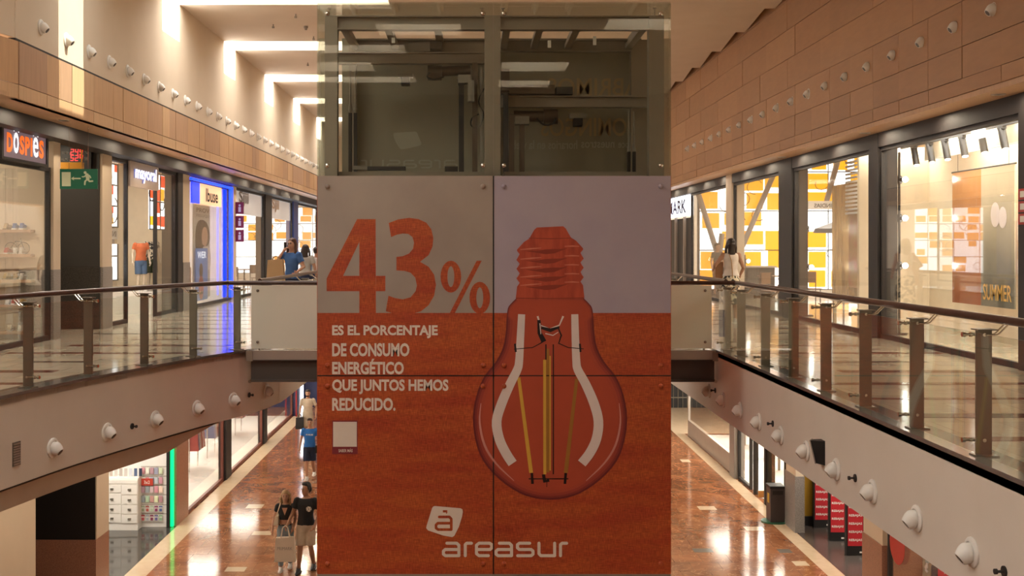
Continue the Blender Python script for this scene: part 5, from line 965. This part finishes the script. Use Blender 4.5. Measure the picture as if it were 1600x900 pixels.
# far grille
gr_ = thing('roller_grille', (9.4, 45.7, ZL), 'closed dark roller grille at the far end of the lower hall', 'grille'); MB().box(7.5, 12, 45.85, 45.9, ZL, -1.2).build('backing', m_black, gr_)
for i in range(22): MB().cyl((7.6+i*.19, 45.8, ZL), (7.6+i*.19, 45.8, -1.2), .018, n=6).build('bar', m_postm, gr_)
for z in (ZL+.4, ZL+1.6, ZL+2.8): MB().box(7.5, 12, 45.78, 45.82, z, z+.04).build('rail', m_postm, gr_)
MB().box(7.1, 12, 39.5, 45.8, ZL, ZL+.004).build('floor_end', m_creamt, None, label='beige stone floor before the far grille', kind='structure')
# litter bin and pillar
Yb_ = F*6.6/(818-CY); bn_ = thing('litter_bin', (PX(1214, Yb_), Yb_, ZL), 'tall dark litter bin with yellow label beside the speckled pillar', 'litter bin'); bx0, bx1 = PX(1204, Yb_), PX(1226, Yb_); bt = PZ(760, Yb_)
MB().box(bx0, bx1, Yb_, Yb_+.4, ZL+.03, bt-.06).build('body', M('bin_brown', (.055, .04, .04), .35), bn_); MB().box(bx0-.015, bx1+.015, Yb_-.015, Yb_+.415, bt-.06, bt).build('lid', m_black, bn_); MB().box(bx0+.04, bx1-.04, Yb_-.012, Yb_+.0, bt-.2, bt-.1).build('slot', m_black, bn_); MB().box(bx0-.01, bx0, Yb_+.12, Yb_+.25, bt-.42, bt-.2).build('label_sticker', M('sticker_yellow', (.75, .5, .05), .4), bn_); MB().cyl((PX(1214, Yb_), Yb_+.2, ZL), (PX(1214, Yb_), Yb_+.2, ZL+.025), .32, n=20).build('base', M('bin_green', (.02, .12, .06), .4), bn_)
wallbox('wall_pillar_5', 7.42, 7.6, 25.8, 26.6, -3.7, -1.0, m_plaster, 'beige lower right pillar beside the bin'); wallbox('wall_pillar_5_base', 7.4, 7.62, 25.78, 26.62, ZL, -3.7, m_grang, 'speckled granite base of the lower right pillar')
MB().box(7.45, 15.9, 20.4, 26.5, ZL, ZL+.004).build('floor_sale', M('dark_tile', (.10, .085, .075), .25, c2=(.075, .06, .055), scale=2), None, label='dark grey tile floor of the sale shop entrance', kind='structure')
wallbox('wall_sale', 7.62, 16, 26.5, 26.62, ZL, -1.0, M('mustard_wall', (.50, .27, .02), .5), 'mustard yellow wall of the sale shop'); wallbox('baseboard_sale', 7.62, 13, 26.45, 26.5, ZL, ZL+.22, m_black, 'black baseboard of the mustard wall')
m_sale = M('sale_red', (.42, .016, .022), .45, emit=(.42, .016, .022), es=.12)
for i, (a, b, yb_, yr, lab) in enumerate(((1271.5, 1298, 825, 812, 'farthest red sale panel on a black foot, against the mustard wall'), (1296, 1321.5, 846, 831.5, 'middle red sale panel on a black foot'), (1322.5, 1350.5, 868.5, 853, 'nearest red sale panel on a black foot, beside the pink pillar'))):
    Y = F*6.6/(yb_-CY); t = thing('sale_stand', (PX((a+b)/2, Y), Y, ZL+.004), lab, 'sale stand', 'red sale panels'); xa, xb = PX(a, Y), PX(b, Y)
    MB().box(xa, xb, Y, Y+.12, ZL+.004, ZL+1.75).build('body', m_black, t); zr = PZ(yr, Y); MB().box(xa+.03, xb-.03, Y-.006, Y, zr, ZL+1.7).build('sheet', m_sale, t); MB().box(xb-.1, xb-.04, Y-.008, Y, ZL+.06, ZL+.09).build('maker_plate', m_white, t)
    for k in range(9):
        z = zr+.09+k*.175
        if z > ZL+1.62: break
        text('lettering', 'REBAJAS', (xa+.05, Y-.006, z), (1, 0, 0), (0, 0, 1), xb-xa-.1, .065, m_white, t, bold=.03, th=.004)
wallbox('wall_pillar_6', 7.45, 8.15, 20.4, 21.4, -3.85, -1.0, m_plaster, 'beige pillar right of the sale panels'); wallbox('wall_pillar_6_base', 7.43, 8.17, 20.38, 21.42, ZL, -3.85, m_granr, 'pink granite base of the pillar right of the sale panels')
bay(XRL, 1, 14.6, 20.3, ZL, -1.0, [17.4], 'lower right shop window with red sale sticker')
wallbox('wall_shop_10', 9.4, 9.5, 14.6, 20.9, ZL, -1.0, M('ochre_wall', (.36, .19, .04), .5), 'ochre back wall of the lower right sale shop')
Y = YX(1401, 7.48); sk = thing('window_sticker', (7.46, Y, PZ(885, Y)), 'red teardrop sale sticker on the lower right shop window', 'sticker'); zc = PZ(850, Y)
MB().prism([(.35*math.cos(a*math.pi/12), (.34 if math.sin(a*math.pi/12) > 0 else .36)*math.sin(a*math.pi/12)) for a in range(24)], lambda u, v: (7.49, Y+u, zc+v), (-.006, 0, 0)).build('sheet', M('sticker_red', (.50, .03, .03), .2), sk); text('lettering', 'REBAJAS', (7.484, Y+.3, zc+.1), (0, -1, 0), (0, 0, 1), .6, .12, m_white, sk, bold=.03, th=.004)
Y = YX(1470, 7.48); s2 = thing('sale_strip', (7.46, Y, -3.3), 'red sale strip on the lower right window near the bottom edge', 'sticker'); MB().box(7.482, 7.49, Y-.3, Y+.12, PZ(930, Y), PZ(872, Y)).build('sheet', m_sale, s2); text('lettering', 'REBAJAS', (7.482, Y+.1, PZ(893, Y)), (0, -1, 0), (0, 0, 1), .38, .08, m_white, s2, bold=.03, th=.004)
wallbox('wall_lower_3', 7.5, 7.7, -8, 14.6, ZL, -1.0, m_plaster, 'beige wall nearer than the lower right shops')
# ================================================================== PEOPLE
def remesh(mb, vox=.014, sm=4):
    me = mb.mesh('tmp', []); ob = bpy.data.objects.new('tmp', me); COL.objects.link(ob)
    r = ob.modifiers.new('r', 'REMESH'); r.mode = 'VOXEL'; r.voxel_size = vox; r.adaptivity = 0
    s = ob.modifiers.new('s', 'SMOOTH'); s.iterations = sm; s.factor = .5
    dg = bpy.context.evaluated_depsgraph_get(); m2 = bpy.data.meshes.new_from_object(ob.evaluated_get(dg))
    out = MB(); out.add([tuple(v.co) for v in m2.vertices], [tuple(p.vertices) for p in m2.polygons])
    bpy.data.objects.remove(ob); bpy.data.meshes.remove(m2); bpy.data.meshes.remove(me); return out
def rings(mb, L, n=18):
    k = len(L); vs = []
    for cx_, cy_, z, rx_, ry_ in L: vs += [(cx_+rx_*math.cos(2*math.pi*i/n), cy_+ry_*math.sin(2*math.pi*i/n), z) for i in range(n)]
    fs = [(j*n+i, j*n+(i+1) % n, (j+1)*n+(i+1) % n, (j+1)*n+i) for j in range(k-1) for i in range(n)]+[tuple(range(n))[::-1], tuple(range((k-1)*n, k*n))]
    mb.add(vs, fs)
SKIN = M('skin', (.58, .33, .22), .55, c2=(.52, .28, .18), scale=8); SKIN2 = M('skin_tan', (.46, .25, .155), .55, c2=(.41, .21, .13), scale=8); m_eye = M('eye_dark', (.02, .015, .012), .3); m_lip = M('lip', (.40, .13, .10), .5)
def cloth(name, c, c2=None, scale=6, **k): return M(name, c, .85, c2=c2 or tuple(q*.8 for q in c), scale=scale, **k)
def person(loc, rz, H, label, skin, pose, top, bottom, shoes, hair, hairstyle, female=False, sleeve=.55, legs='short', crop=False, yaw=0, name='person', headless=False, top_z0=.93, cat='person', group=None, skirt=False):
    s = H/1.75; fw = .9 if female else 1.0
    t = thing(name, loc, label, cat, group, rz=rz); t.scale = (s, s, s)
    P = dict(aS=(-.175*fw, 0, 1.41), bS=(.175*fw, 0, 1.41), aE=(-.25, .03, 1.15), aW=(-.27, -.03, .91), bE=(.25, .03, 1.15), bW=(.27, -.03, .91), aK=(-.09, -.02, .5), aA=(-.09, .02, .09), bK=(.09, -.02, .5), bA=(.09, .02, .09)); P.update(pose); V = {k: Vector(v) for k, v in P.items()}
    hw = .165 if not female else .17; ww = .135 if not female else .118
    TOR = [(0, .01, .84, hw*.8, .10), (0, .01, .92, hw, .115), (0, .005, 1.02, (hw+ww)/2, .105), (0, 0, 1.12, ww, .095), (0, -.005, 1.24, .145*fw, .11), (0, 0, 1.34, .165*fw, .11), (0, .01, 1.42, .15*fw, .085), (0, .01, 1.46, .09, .065)]
    mb = MB(); rings(mb, TOR)
    for q in 'ab':
        sg = -1 if q == 'a' else 1
        hip = Vector((sg*.085, .01, .90)); mb.tube([hip, hip.lerp(V[q+'K'], .5), V[q+'K'], V[q+'K'].lerp(V[q+'A'], .35), V[q+'A']], [.088, .078, .055, .055, .036], 12); mb.ball(V[q+'K'], .055)
        mb.tube([V[q+'S'], V[q+'S'].lerp(V[q+'E'], .5), V[q+'E'], V[q+'E'].lerp(V[q+'W'], .4), V[q+'W']], [.055, .046, .038, .037, .025], 10); mb.ball(V[q+'S'], .058); mb.ball(V[q+'E'], .038)
        a = V[q+'A']; mb.tube([a+Vector((0, .03, -.05)), a+Vector((0, -.06, -.055)), a+Vector((sg*.01, -.14, -.065))], [.035, .035, .022], 10)
        h = (V[q+'W']-V[q+'E']).normalized(); mb.tube([V[q+'W'], V[q+'W']+h*.05, V[q+'W']+h*.09], [.024, .036, .03], 10)
    cy_, sy_ = math.cos(yaw), math.sin(yaw)
    def hd(x, y, z): return (x*cy_-y*sy_, x*sy_+y*cy_+.0, z)
    if not headless:
        mb.tube([(0, .015, 1.40), (0, .01, 1.50), (0, .0, 1.56)], [.062, .054, .054], 12)
        rings(mb, [hd(0, -.035, 1.515)+(.028, .03), hd(0, -.025, 1.53)+(.048, .055), hd(0, -.012, 1.57)+(.064, .078), hd(0, 0, 1.62)+(.073, .09), hd(0, .004, 1.67)+(.076, .094), hd(0, .005, 1.71)+(.066, .083), hd(0, .005, 1.74)+(.04, .05)])
        mb.ball(hd(0, -.098, 1.605), (.013, .016, .02)); mb.ball(hd(0, -.09, 1.63), (.009, .012, .03))
        for sg in (-1, 1): mb.ball(hd(sg*.076, .005, 1.62), (.012, .02, .03))
    body = remesh(mb, .0135, 3)
    for q in 'ab':                                # five separate fingers rooted in the palm
        sg = -1 if q == 'a' else 1; h = (V[q+'W']-V[q+'E']).normalized(); side = Vector((0, -1, 0)); side = (side-h*side.dot(h)).normalized(); inn = side.cross(h)*(1 if q == 'a' else -1)
        if inn.x*sg > 0: inn = -inn
        p = V[q+'W']+h*.075
        for i, ln in enumerate((.068, .078, .072, .056)):
            b = p+side*(.025-.0165*i); body.tube([b-h*.01, b+h*ln*.45+inn*.006, b+h*ln*.8+inn*.024, b+h*ln*.92+inn*.042], [.0095, .009, .008, .006], 6)
        b = V[q+'W']+h*.03+side*.026; body.tube([b-side*.01, b+side*.02+h*.025+inn*.008, b+side*.024+h*.055+inn*.022], [.0105, .0095, .007], 6)
    body.build('body', skin, t, True, local=True)
    if not headless:
        e = MB()
        for sg in (-1, 1): e.ball(hd(sg*.03, -.088, 1.632), (.011, .007, .007), 8, 6)
        for sg in (-1, 1): e.tube([hd(sg*.015, -.09, 1.652), hd(sg*.03, -.092, 1.657), hd(sg*.048, -.08, 1.652)], .005, 5)
        e.build('eyes', m_eye, t, True, local=True)
        MB().tube([hd(-.024, -.083, 1.568), hd(0, -.094, 1.565), hd(.024, -.083, 1.568)], [.003, .007, .003], 6).build('mouth', m_lip, t, True, local=True)
        hb = MB()
        if hairstyle == 'short':
            hb.ball(hd(0, .02, 1.685), (.086, .10, .078)); hb.ball(hd(0, -.05, 1.725), (.07, .05, .035)); hb.ball(hd(0, .055, 1.63), (.072, .05, .07))
        elif hairstyle == 'mop':
            hb.ball(hd(0, .03, 1.70), (.088, .095, .078)); hb.ball(hd(0, .06, 1.63), (.08, .05, .08)); hb.ball(hd(.07, .02, 1.655), (.018, .05, .05)); hb.ball(hd(-.07, .02, 1.655), (.018, .05, .05))
            for i in range(7): hb.ball(hd(-.057+.019*i, -.045+.006*abs(i-3), 1.735+.012*(i % 2)), .032, 8, 6)
        else:
            L_ = {'long': .30, 'bob': .20, 'curly': .34}[hairstyle]
            hb.ball(hd(0, .02, 1.685), (.09, .105, .08)); hb.ball(hd(0, .07, 1.62), (.085, .05, .09))
            for sg in (-1, 1):
                for k in range(5):
                    z = 1.65-L_*k/4.5; j = (.012*math.sin(k*2.1+sg)) if hairstyle == 'curly' else 0; hb.ball(hd(sg*(.078+.012*min(k, 2)+j), .02-.008*k, z), (.028+.012*(hairstyle == 'curly'), .05, .05), 8, 6)
            for k in range(5): hb.ball(hd(0, .085-.004*k, 1.62-L_*k/4.2), (.085, .045, .06), 10, 6)
        remesh(hb, .013, 2 if hairstyle in ('curly', 'mop') else 4).build('hair', hair, t, True, local=True)
    inf = .016
    z0 = 1.13 if crop else top_z0
    sh = MB(); rings(sh, [(0, .005, z0, (ww if crop else hw-.005)+inf+.006, .108+inf)]+[(a, b, c, d+inf, e+inf) for a, b, c, d, e in TOR if z0+.03 < c < 1.45]+[(0, .01, 1.455, .10, .075)])
    for q in 'ab':
        S, E = V[q+'S'], V[q+'E']
        if sleeve > 0: sh.tube([S+Vector((0, 0, .01)), S.lerp(E, sleeve*.5), S.lerp(E, sleeve)], [.07, .066, .064], 12)
        if sleeve > 1: sh.tube([E, E.lerp(V[q+'W'], .9)], [.055, .042], 10)
        sh.ball(S, .066 if sleeve > 0 else .05)
    remesh(sh, .0135, 3).build('top', top, t, True, local=True)
    pb = MB(); rings(pb, [(0, .01, .80, hw*.9, .115), (0, .01, .90, hw+inf-.003, .13), (0, .008, 1.0, (hw+ww)/2+.014, .118), (0, .005, 1.03, (hw+ww)/2+.008, .114)])
    if skirt: rings(pb, [(0, .0, .40, .22, .18), (0, 0, .6, .21, .17), (0, .01, .80, .19, .14), (0, .01, .92, hw+inf, .132)])
    else:
        for q in 'ab':
            sg = -1 if q == 'a' else 1; hip = Vector((sg*.085, .01, .90)); K, A = V[q+'K'], V[q+'A']
            if legs == 'short': pb.tube([hip, hip.lerp(K, .5), hip.lerp(K, .93)], [.107, .103, .10], 12)
            else: pb.tube([hip, hip.lerp(K, .5), K, K.lerp(A, .5), K.lerp(A, .93)], [.105, .095, .078, .07, .058], 12); pb.ball(K, .077)
    remesh(pb, .0135, 3).build('skirt' if skirt else 'trousers', bottom, t, True, local=True)
    for q in 'ab':
        sg = -1 if q == 'a' else 1; a = V[q+'A']; z = a.z-.09
        u = MB().tube([a+Vector((0, .055, -.045)), a+Vector((0, .01, -.03)), a+Vector((0, -.07, -.045)), a+Vector((sg*.01, -.16, -.06)), a+Vector((sg*.01, -.19, -.068))], [(.036, .036), (.045, .05), (.046, .036), (.044, .026), (.02, .012)], 12).tube([a+Vector((0, .02, -.03)), a+Vector((0, .02, .02))], [.046, .044], 10)
        sh_ = u.build('shoe', shoes, t, True, local=True)
        MB().hexa([(a.x-.045, a.y+.09, z), (a.x+.045, a.y+.09, z), (a.x+.05, a.y-.1, z), (a.x+.02, a.y-.2, z), (a.x-.02, a.y-.2, z), (a.x-.05, a.y-.1, z)], [(a.x-.045, a.y+.09, z+.028), (a.x+.045, a.y+.09, z+.028), (a.x+.05, a.y-.1, z+.028), (a.x+.02, a.y-.2, z+.028), (a.x-.02, a.y-.2, z+.028), (a.x-.05, a.y-.1, z+.028)]).build('sole', m_lightwall if shoes is m_whshoe else shoes, sh_, local=True)
    return t
m_whshoe = M('white_shoe', (.75, .72, .68), .5); m_blshoe = M('black_shoe', (.02, .02, .022), .5)
c_black = cloth('black_cotton', (.018, .018, .02)); c_jean = cloth('light_denim', (.30, .38, .44)); c_ecru = cloth('ecru_denim', (.62, .50, .38)); c_blue = cloth('blue_jersey', (.02, .15, .50)); c_navy = cloth('navy_short', (.015, .02, .05)); c_beige = cloth('beige_cotton', (.55, .45, .34)); c_tee = cloth('royal_tee', (.06, .15, .38)); c_grey = cloth('grey_top', (.42, .39, .35)); c_white = cloth('white_rib', (.74, .66, .60)); c_pat = cloth('leaf_print', (.70, .62, .48), (.02, .02, .02), 14, lo=.48, hi=.52)
h_blond = M('hair_blond', (.30, .18, .08), .6, c2=(.42, .28, .13), scale=20); h_black = M('hair_black', (.012, .01, .009), .5); h_brown = M('hair_brown', (.12, .05, .025), .5, c2=(.07, .03, .015), scale=20); h_dark = M('hair_dark', (.03, .016, .012), .45)
W = 22.8
p1 = person((PX(446, W), W, ZL), .05, 1.63, 'person in black crop top and light jeans walking with long curly blond hair', SKIN, dict(aE=(-.24, .04, 1.16), aW=(-.28, -.02, .92), bE=(.22, .05, 1.16), bW=(.17, -.08, .95), aK=(-.09, -.06, .5), aA=(-.1, -.02, .09), bK=(.08, -.02, .5), bA=(.09, .13, .13)), c_black, c_jean, m_whshoe, h_blond, 'curly', True, .45, 'long', True)
MB().prism([(-.06, 1.40), (.06, 1.40), (.0, 1.24)], lambda u, v: (u, -.124 - (.0 if v > 1.3 else .006), v), (0, -.006, 0)).build('neckline', SKIN, p1, local=True)
MB().tube([(.14*math.cos(a*math.pi/8), .005+.118*math.sin(a*math.pi/8), 1.02) for a in range(16)], .014, 6, closed=True).build('belt', M('belt_print', (.02, .02, .02), .5, c2=(.7, .65, .6), scale=30, lo=.55, hi=.57), p1, local=True)
hb_ = thing('shoulder_bag', (PX(434, W), W-.12, ZL+.98), 'small cream shoulder bag at the curly-haired person\'s arm', 'bag'); ob_ = origin(hb_)
MB().hexa([(ob_.x-.05, ob_.y-.12, ob_.z), (ob_.x+.05, ob_.y-.12, ob_.z), (ob_.x+.05, ob_.y+.14, ob_.z), (ob_.x-.05, ob_.y+.14, ob_.z)], [(ob_.x-.02, ob_.y-.1, ob_.z+.17), (ob_.x+.04, ob_.y-.1, ob_.z+.17), (ob_.x+.04, ob_.y+.12, ob_.z+.17), (ob_.x-.02, ob_.y+.12, ob_.z+.17)]).build('pouch', M('bag_cream', (.68, .58, .44), .5), hb_)
MB().tube([(ob_.x, ob_.y-.08, ob_.z+.16), (ob_.x+.06, W-.09, ZL+1.36), (ob_.x+.07, W, ZL+1.41), (ob_.x+.05, W+.06, ZL+1.34), (ob_.x, ob_.y+.1, ob_.z+.16)], .011, 6).build('strap', bpy.data.materials['bag_cream'], hb_, True)
W2 = 22.75
p2_ = person((PX(478, W2), W2, ZL), -.05, 1.79, 'person in black T-shirt and ecru shorts holding a white carrier bag', SKIN2, dict(aE=(-.26, -.02, 1.16), aW=(-.33, -.2, .98), bE=(.27, .04, 1.15), bW=(.2, -.14, .95), aK=(-.1, -.08, .5), aA=(-.12, -.12, .09), bK=(.1, -.02, .5), bA=(.13, .14, .12)), c_black, c_ecru, m_blshoe, h_black, 'mop', False, .62, 'short', yaw=-.75)
MB().cyl((.085, -.132, 1.27), (.085, -.137, 1.27), .055, n=18).build('chest_emblem', M('emblem_white', (.75, .7, .62), .6, c2=(.02, .02, .02), scale=45, lo=.52, hi=.55), p2_, local=True)
def tote(name, c, y, wd, ht, dp, z0, mat, label, txt=None, tm=None, handle=.16):
    t = thing(name, (c, y, z0), label, 'bag'); k = .88
    MB().hexa([(c-wd/2, y-dp/2, z0), (c+wd/2, y-dp/2, z0), (c+wd/2, y+dp/2, z0), (c-wd/2, y+dp/2, z0)], [(c-wd/2*k, y-dp/3, z0+ht), (c+wd/2*k, y-dp/3, z0+ht+.02), (c+wd/2*k, y+dp/3, z0+ht+.02), (c-wd/2*k, y+dp/3, z0+ht)]).build('sack', mat, t)
    for dy in (-dp/3, dp/3): MB().tube([(c-wd*.22, y+dy, z0+ht-.01), (c-wd*.12, y+dy*.5, z0+ht+handle*.8), (c, y, z0+ht+handle), (c+wd*.12, y+dy*.5, z0+ht+handle*.8), (c+wd*.22, y+dy, z0+ht-.01)], .010, 6).build('handle', mat, t, True)
    if txt: text('lettering', txt, (c-wd*.36, y-dp*.42-.004, z0+ht*.5), (1, 0, 0), (0, dp*.16/ht, 1), wd*.72, ht*.13, tm, t, bold=0, th=.004)
    return t
tote('shopping_bag', PX(445, 22.3), 22.36, .42, .47, .13, PZ(878, 22.3), M('bag_white', (.78, .68, .56), .55), 'large white paper carrier bag with grey lettering held by the couple', 'PRIMARK', M('bag_grey', (.35, .3, .27), .5), .24)
W3 = 31.8
p3_ = person((PX(484, W3), W3, ZL), 0, 1.72, 'person in bright blue T-shirt and navy shorts walking behind the couple', SKIN2, dict(aE=(-.25, .04, 1.15), aW=(-.28, -.06, .90), bE=(.26, .05, 1.15), bW=(.26, -.12, .96), aK=(-.08, -.1, .5), aA=(-.07, -.1, .09), bK=(.09, .0, .5), bA=(.1, .2, .16)), c_blue, c_navy, m_whshoe, h_dark, 'short', sleeve=.6)
MB().hexa([(-.11, -.128, 1.275), (.11, -.128, 1.275), (.11, -.12, 1.275), (-.11, -.12, 1.275)], [(-.11, -.132, 1.315), (.11, -.132, 1.315), (.11, -.12, 1.315), (-.11, -.12, 1.315)]).build('chest_print', M('shirt_print', (.6, .6, .62), .7, c2=(.03, .16, .48), scale=40, lo=.5, hi=.56), p3_, local=True)
MB().box(PX(484, W3)+.2, PX(484, W3)+.36, W3-.3, W3-.12, ZL+.78, ZL+1.0).build('hand_pouch', m_black, None, label='black pouch in the hand of the person in blue', cat='bag')
W4 = 37.7
p4_ = person((PX(481, W4), W4, ZL), 0, 1.78, 'bearded person in beige T-shirt and shorts farthest in the lower hall', SKIN2, dict(bE=(.27, .05, 1.15)), c_beige, c_beige, m_whshoe, h_black, 'short', sleeve=.7)
MB().ball((0, -.055, 1.545), (.055, .05, .035)).build('beard', h_black, p4_, True, local=True)
tote('shopping_bag', PX(469.5, W4), W4-.15, .28, .38, .14, ZL+.48, m_black, 'black shopping bag hanging from the bearded person\'s hand', handle=.12)
# upper gallery
W5 = 23.6
p5_ = person((PX(456, W5), W5, 0), -.35, 1.77, 'person in royal blue T-shirt talking on a phone on the left gallery', SKIN, dict(aE=(-.33, -.12, 1.22), aW=(-.13, -.13, 1.47), bE=(.27, .02, 1.16), bW=(.24, -.2, 1.06)), c_tee, c_navy, m_blshoe, h_brown, 'long', True, .62, 'long', yaw=-.1, top_z0=.9)
ph = MB().box(-.115, -.095, -.13, -.05, 1.53, 1.67).build('phone', m_black, p5_, local=True); MB().tube([(-.05, -.09, 1.635), (-.03, -.103, 1.645), (0, -.1, 1.64), (.03, -.103, 1.645), (.05, -.09, 1.635)], .004, 5).build('glasses', m_black, p5_, local=True)
tote('paper_bag', PX(431, W5-.4), W5-.4, .36, .44, .2, .88, M('kraft', (.52, .34, .18), .7, c2=(.44, .28, .14), scale=3), 'brown kraft paper bag on the phone user\'s forearm', handle=.08)
person((PX(477.5, 27.5), 27.5, 0), math.pi, 1.64, 'person in grey top with dark hair seen from behind on the left gallery', SKIN2, {}, c_grey, c_navy, m_blshoe, h_dark, 'bob', True, .6, 'long')
person((PX(494.5, 29), 29, 0), math.pi-.4, 1.58, 'person half hidden by the lift tower on the left gallery', SKIN2, {}, c_white, c_navy, m_whshoe, h_dark, 'short', True, .5, 'long')
MB().box(-4.36, -4.2, 28.9, 29.06, .82, 1.22).build('carrier_bag', cloth('carrier_blue', (.04, .2, .5)), None, label='blue carrier bag beside the half hidden person', cat='bag')
W8 = 23.2
p8 = person((PX(1142, W8), W8, 0), math.pi, 1.76, 'person in white sleeveless top and leaf-print skirt seen from behind', SKIN2, dict(aE=(-.25, .03, 1.15), aW=(-.22, -.12, 1.0), bE=(.33, .0, 1.2), bW=(.3, -.22, 1.12)), c_white, c_pat, m_whshoe, h_dark, 'bob', True, 0, skirt=True, top_z0=.98)
MB().tube([(.06, .10, 1.44), (.02, .135, 1.3), (-.0, .13, 1.1), (0, .15, .95)], .008, 6).build('bag_strap', M('strap_tan', (.45, .25, .1), .5), p8, local=True)
MB().hexa([(PX(1119, W8), W8+.05, .8), (PX(1130, W8), W8+.05, .8), (PX(1130, W8), W8+.2, .8), (PX(1119, W8), W8+.2, .8)], [(PX(1118, W8), W8+.05, 1.28), (PX(1131, W8), W8+.05, 1.28), (PX(1131, W8), W8+.2, 1.28), (PX(1118, W8), W8+.2, 1.28)]).build('brown_bag', M('tan_leather', (.36, .17, .07), .5), None, label='tan bag held at the side of the person in the leaf-print skirt', cat='bag')
person((7.75, 35.6, 0), .6, 1.7, 'person in dark clothes behind the cafe counter', SKIN2, {}, cloth('grey_dark', (.07, .065, .06)), c_navy, m_blshoe, h_black, 'short')
person((8.35, 20.0, ZL), -.9, 1.68, 'pale-shirted shop mannequin behind the lower right window', m_hi, dict(bW=(.08, -.2, 1.05), bE=(.24, -.02, 1.16)), cloth('mint_shirt', (.50, .58, .54)), c_navy, m_blshoe, h_dark, 'short', name='shop_mannequin', cat='mannequin', headless=True, sleeve=1.2)
mq = M('mannequin_cream', (.72, .60, .46), .5)
person((-8.05, 27.1, .5), .7, 1.42, 'headless child mannequin in orange T-shirt and denim shorts', mq, {}, cloth('orange_tee', (.62, .16, .06)), cloth('denim', (.10, .16, .28)), m_whshoe, h_dark, 'short', name='child_mannequin', cat='mannequin', headless=True)
person((-8.0, 27.8, .5), .7, 1.46, 'headless child mannequin in black and white print shirt', mq, {}, c_pat, cloth('olive', (.06, .07, .03)), m_whshoe, h_dark, 'short', name='child_mannequin', cat='mannequin', headless=True)
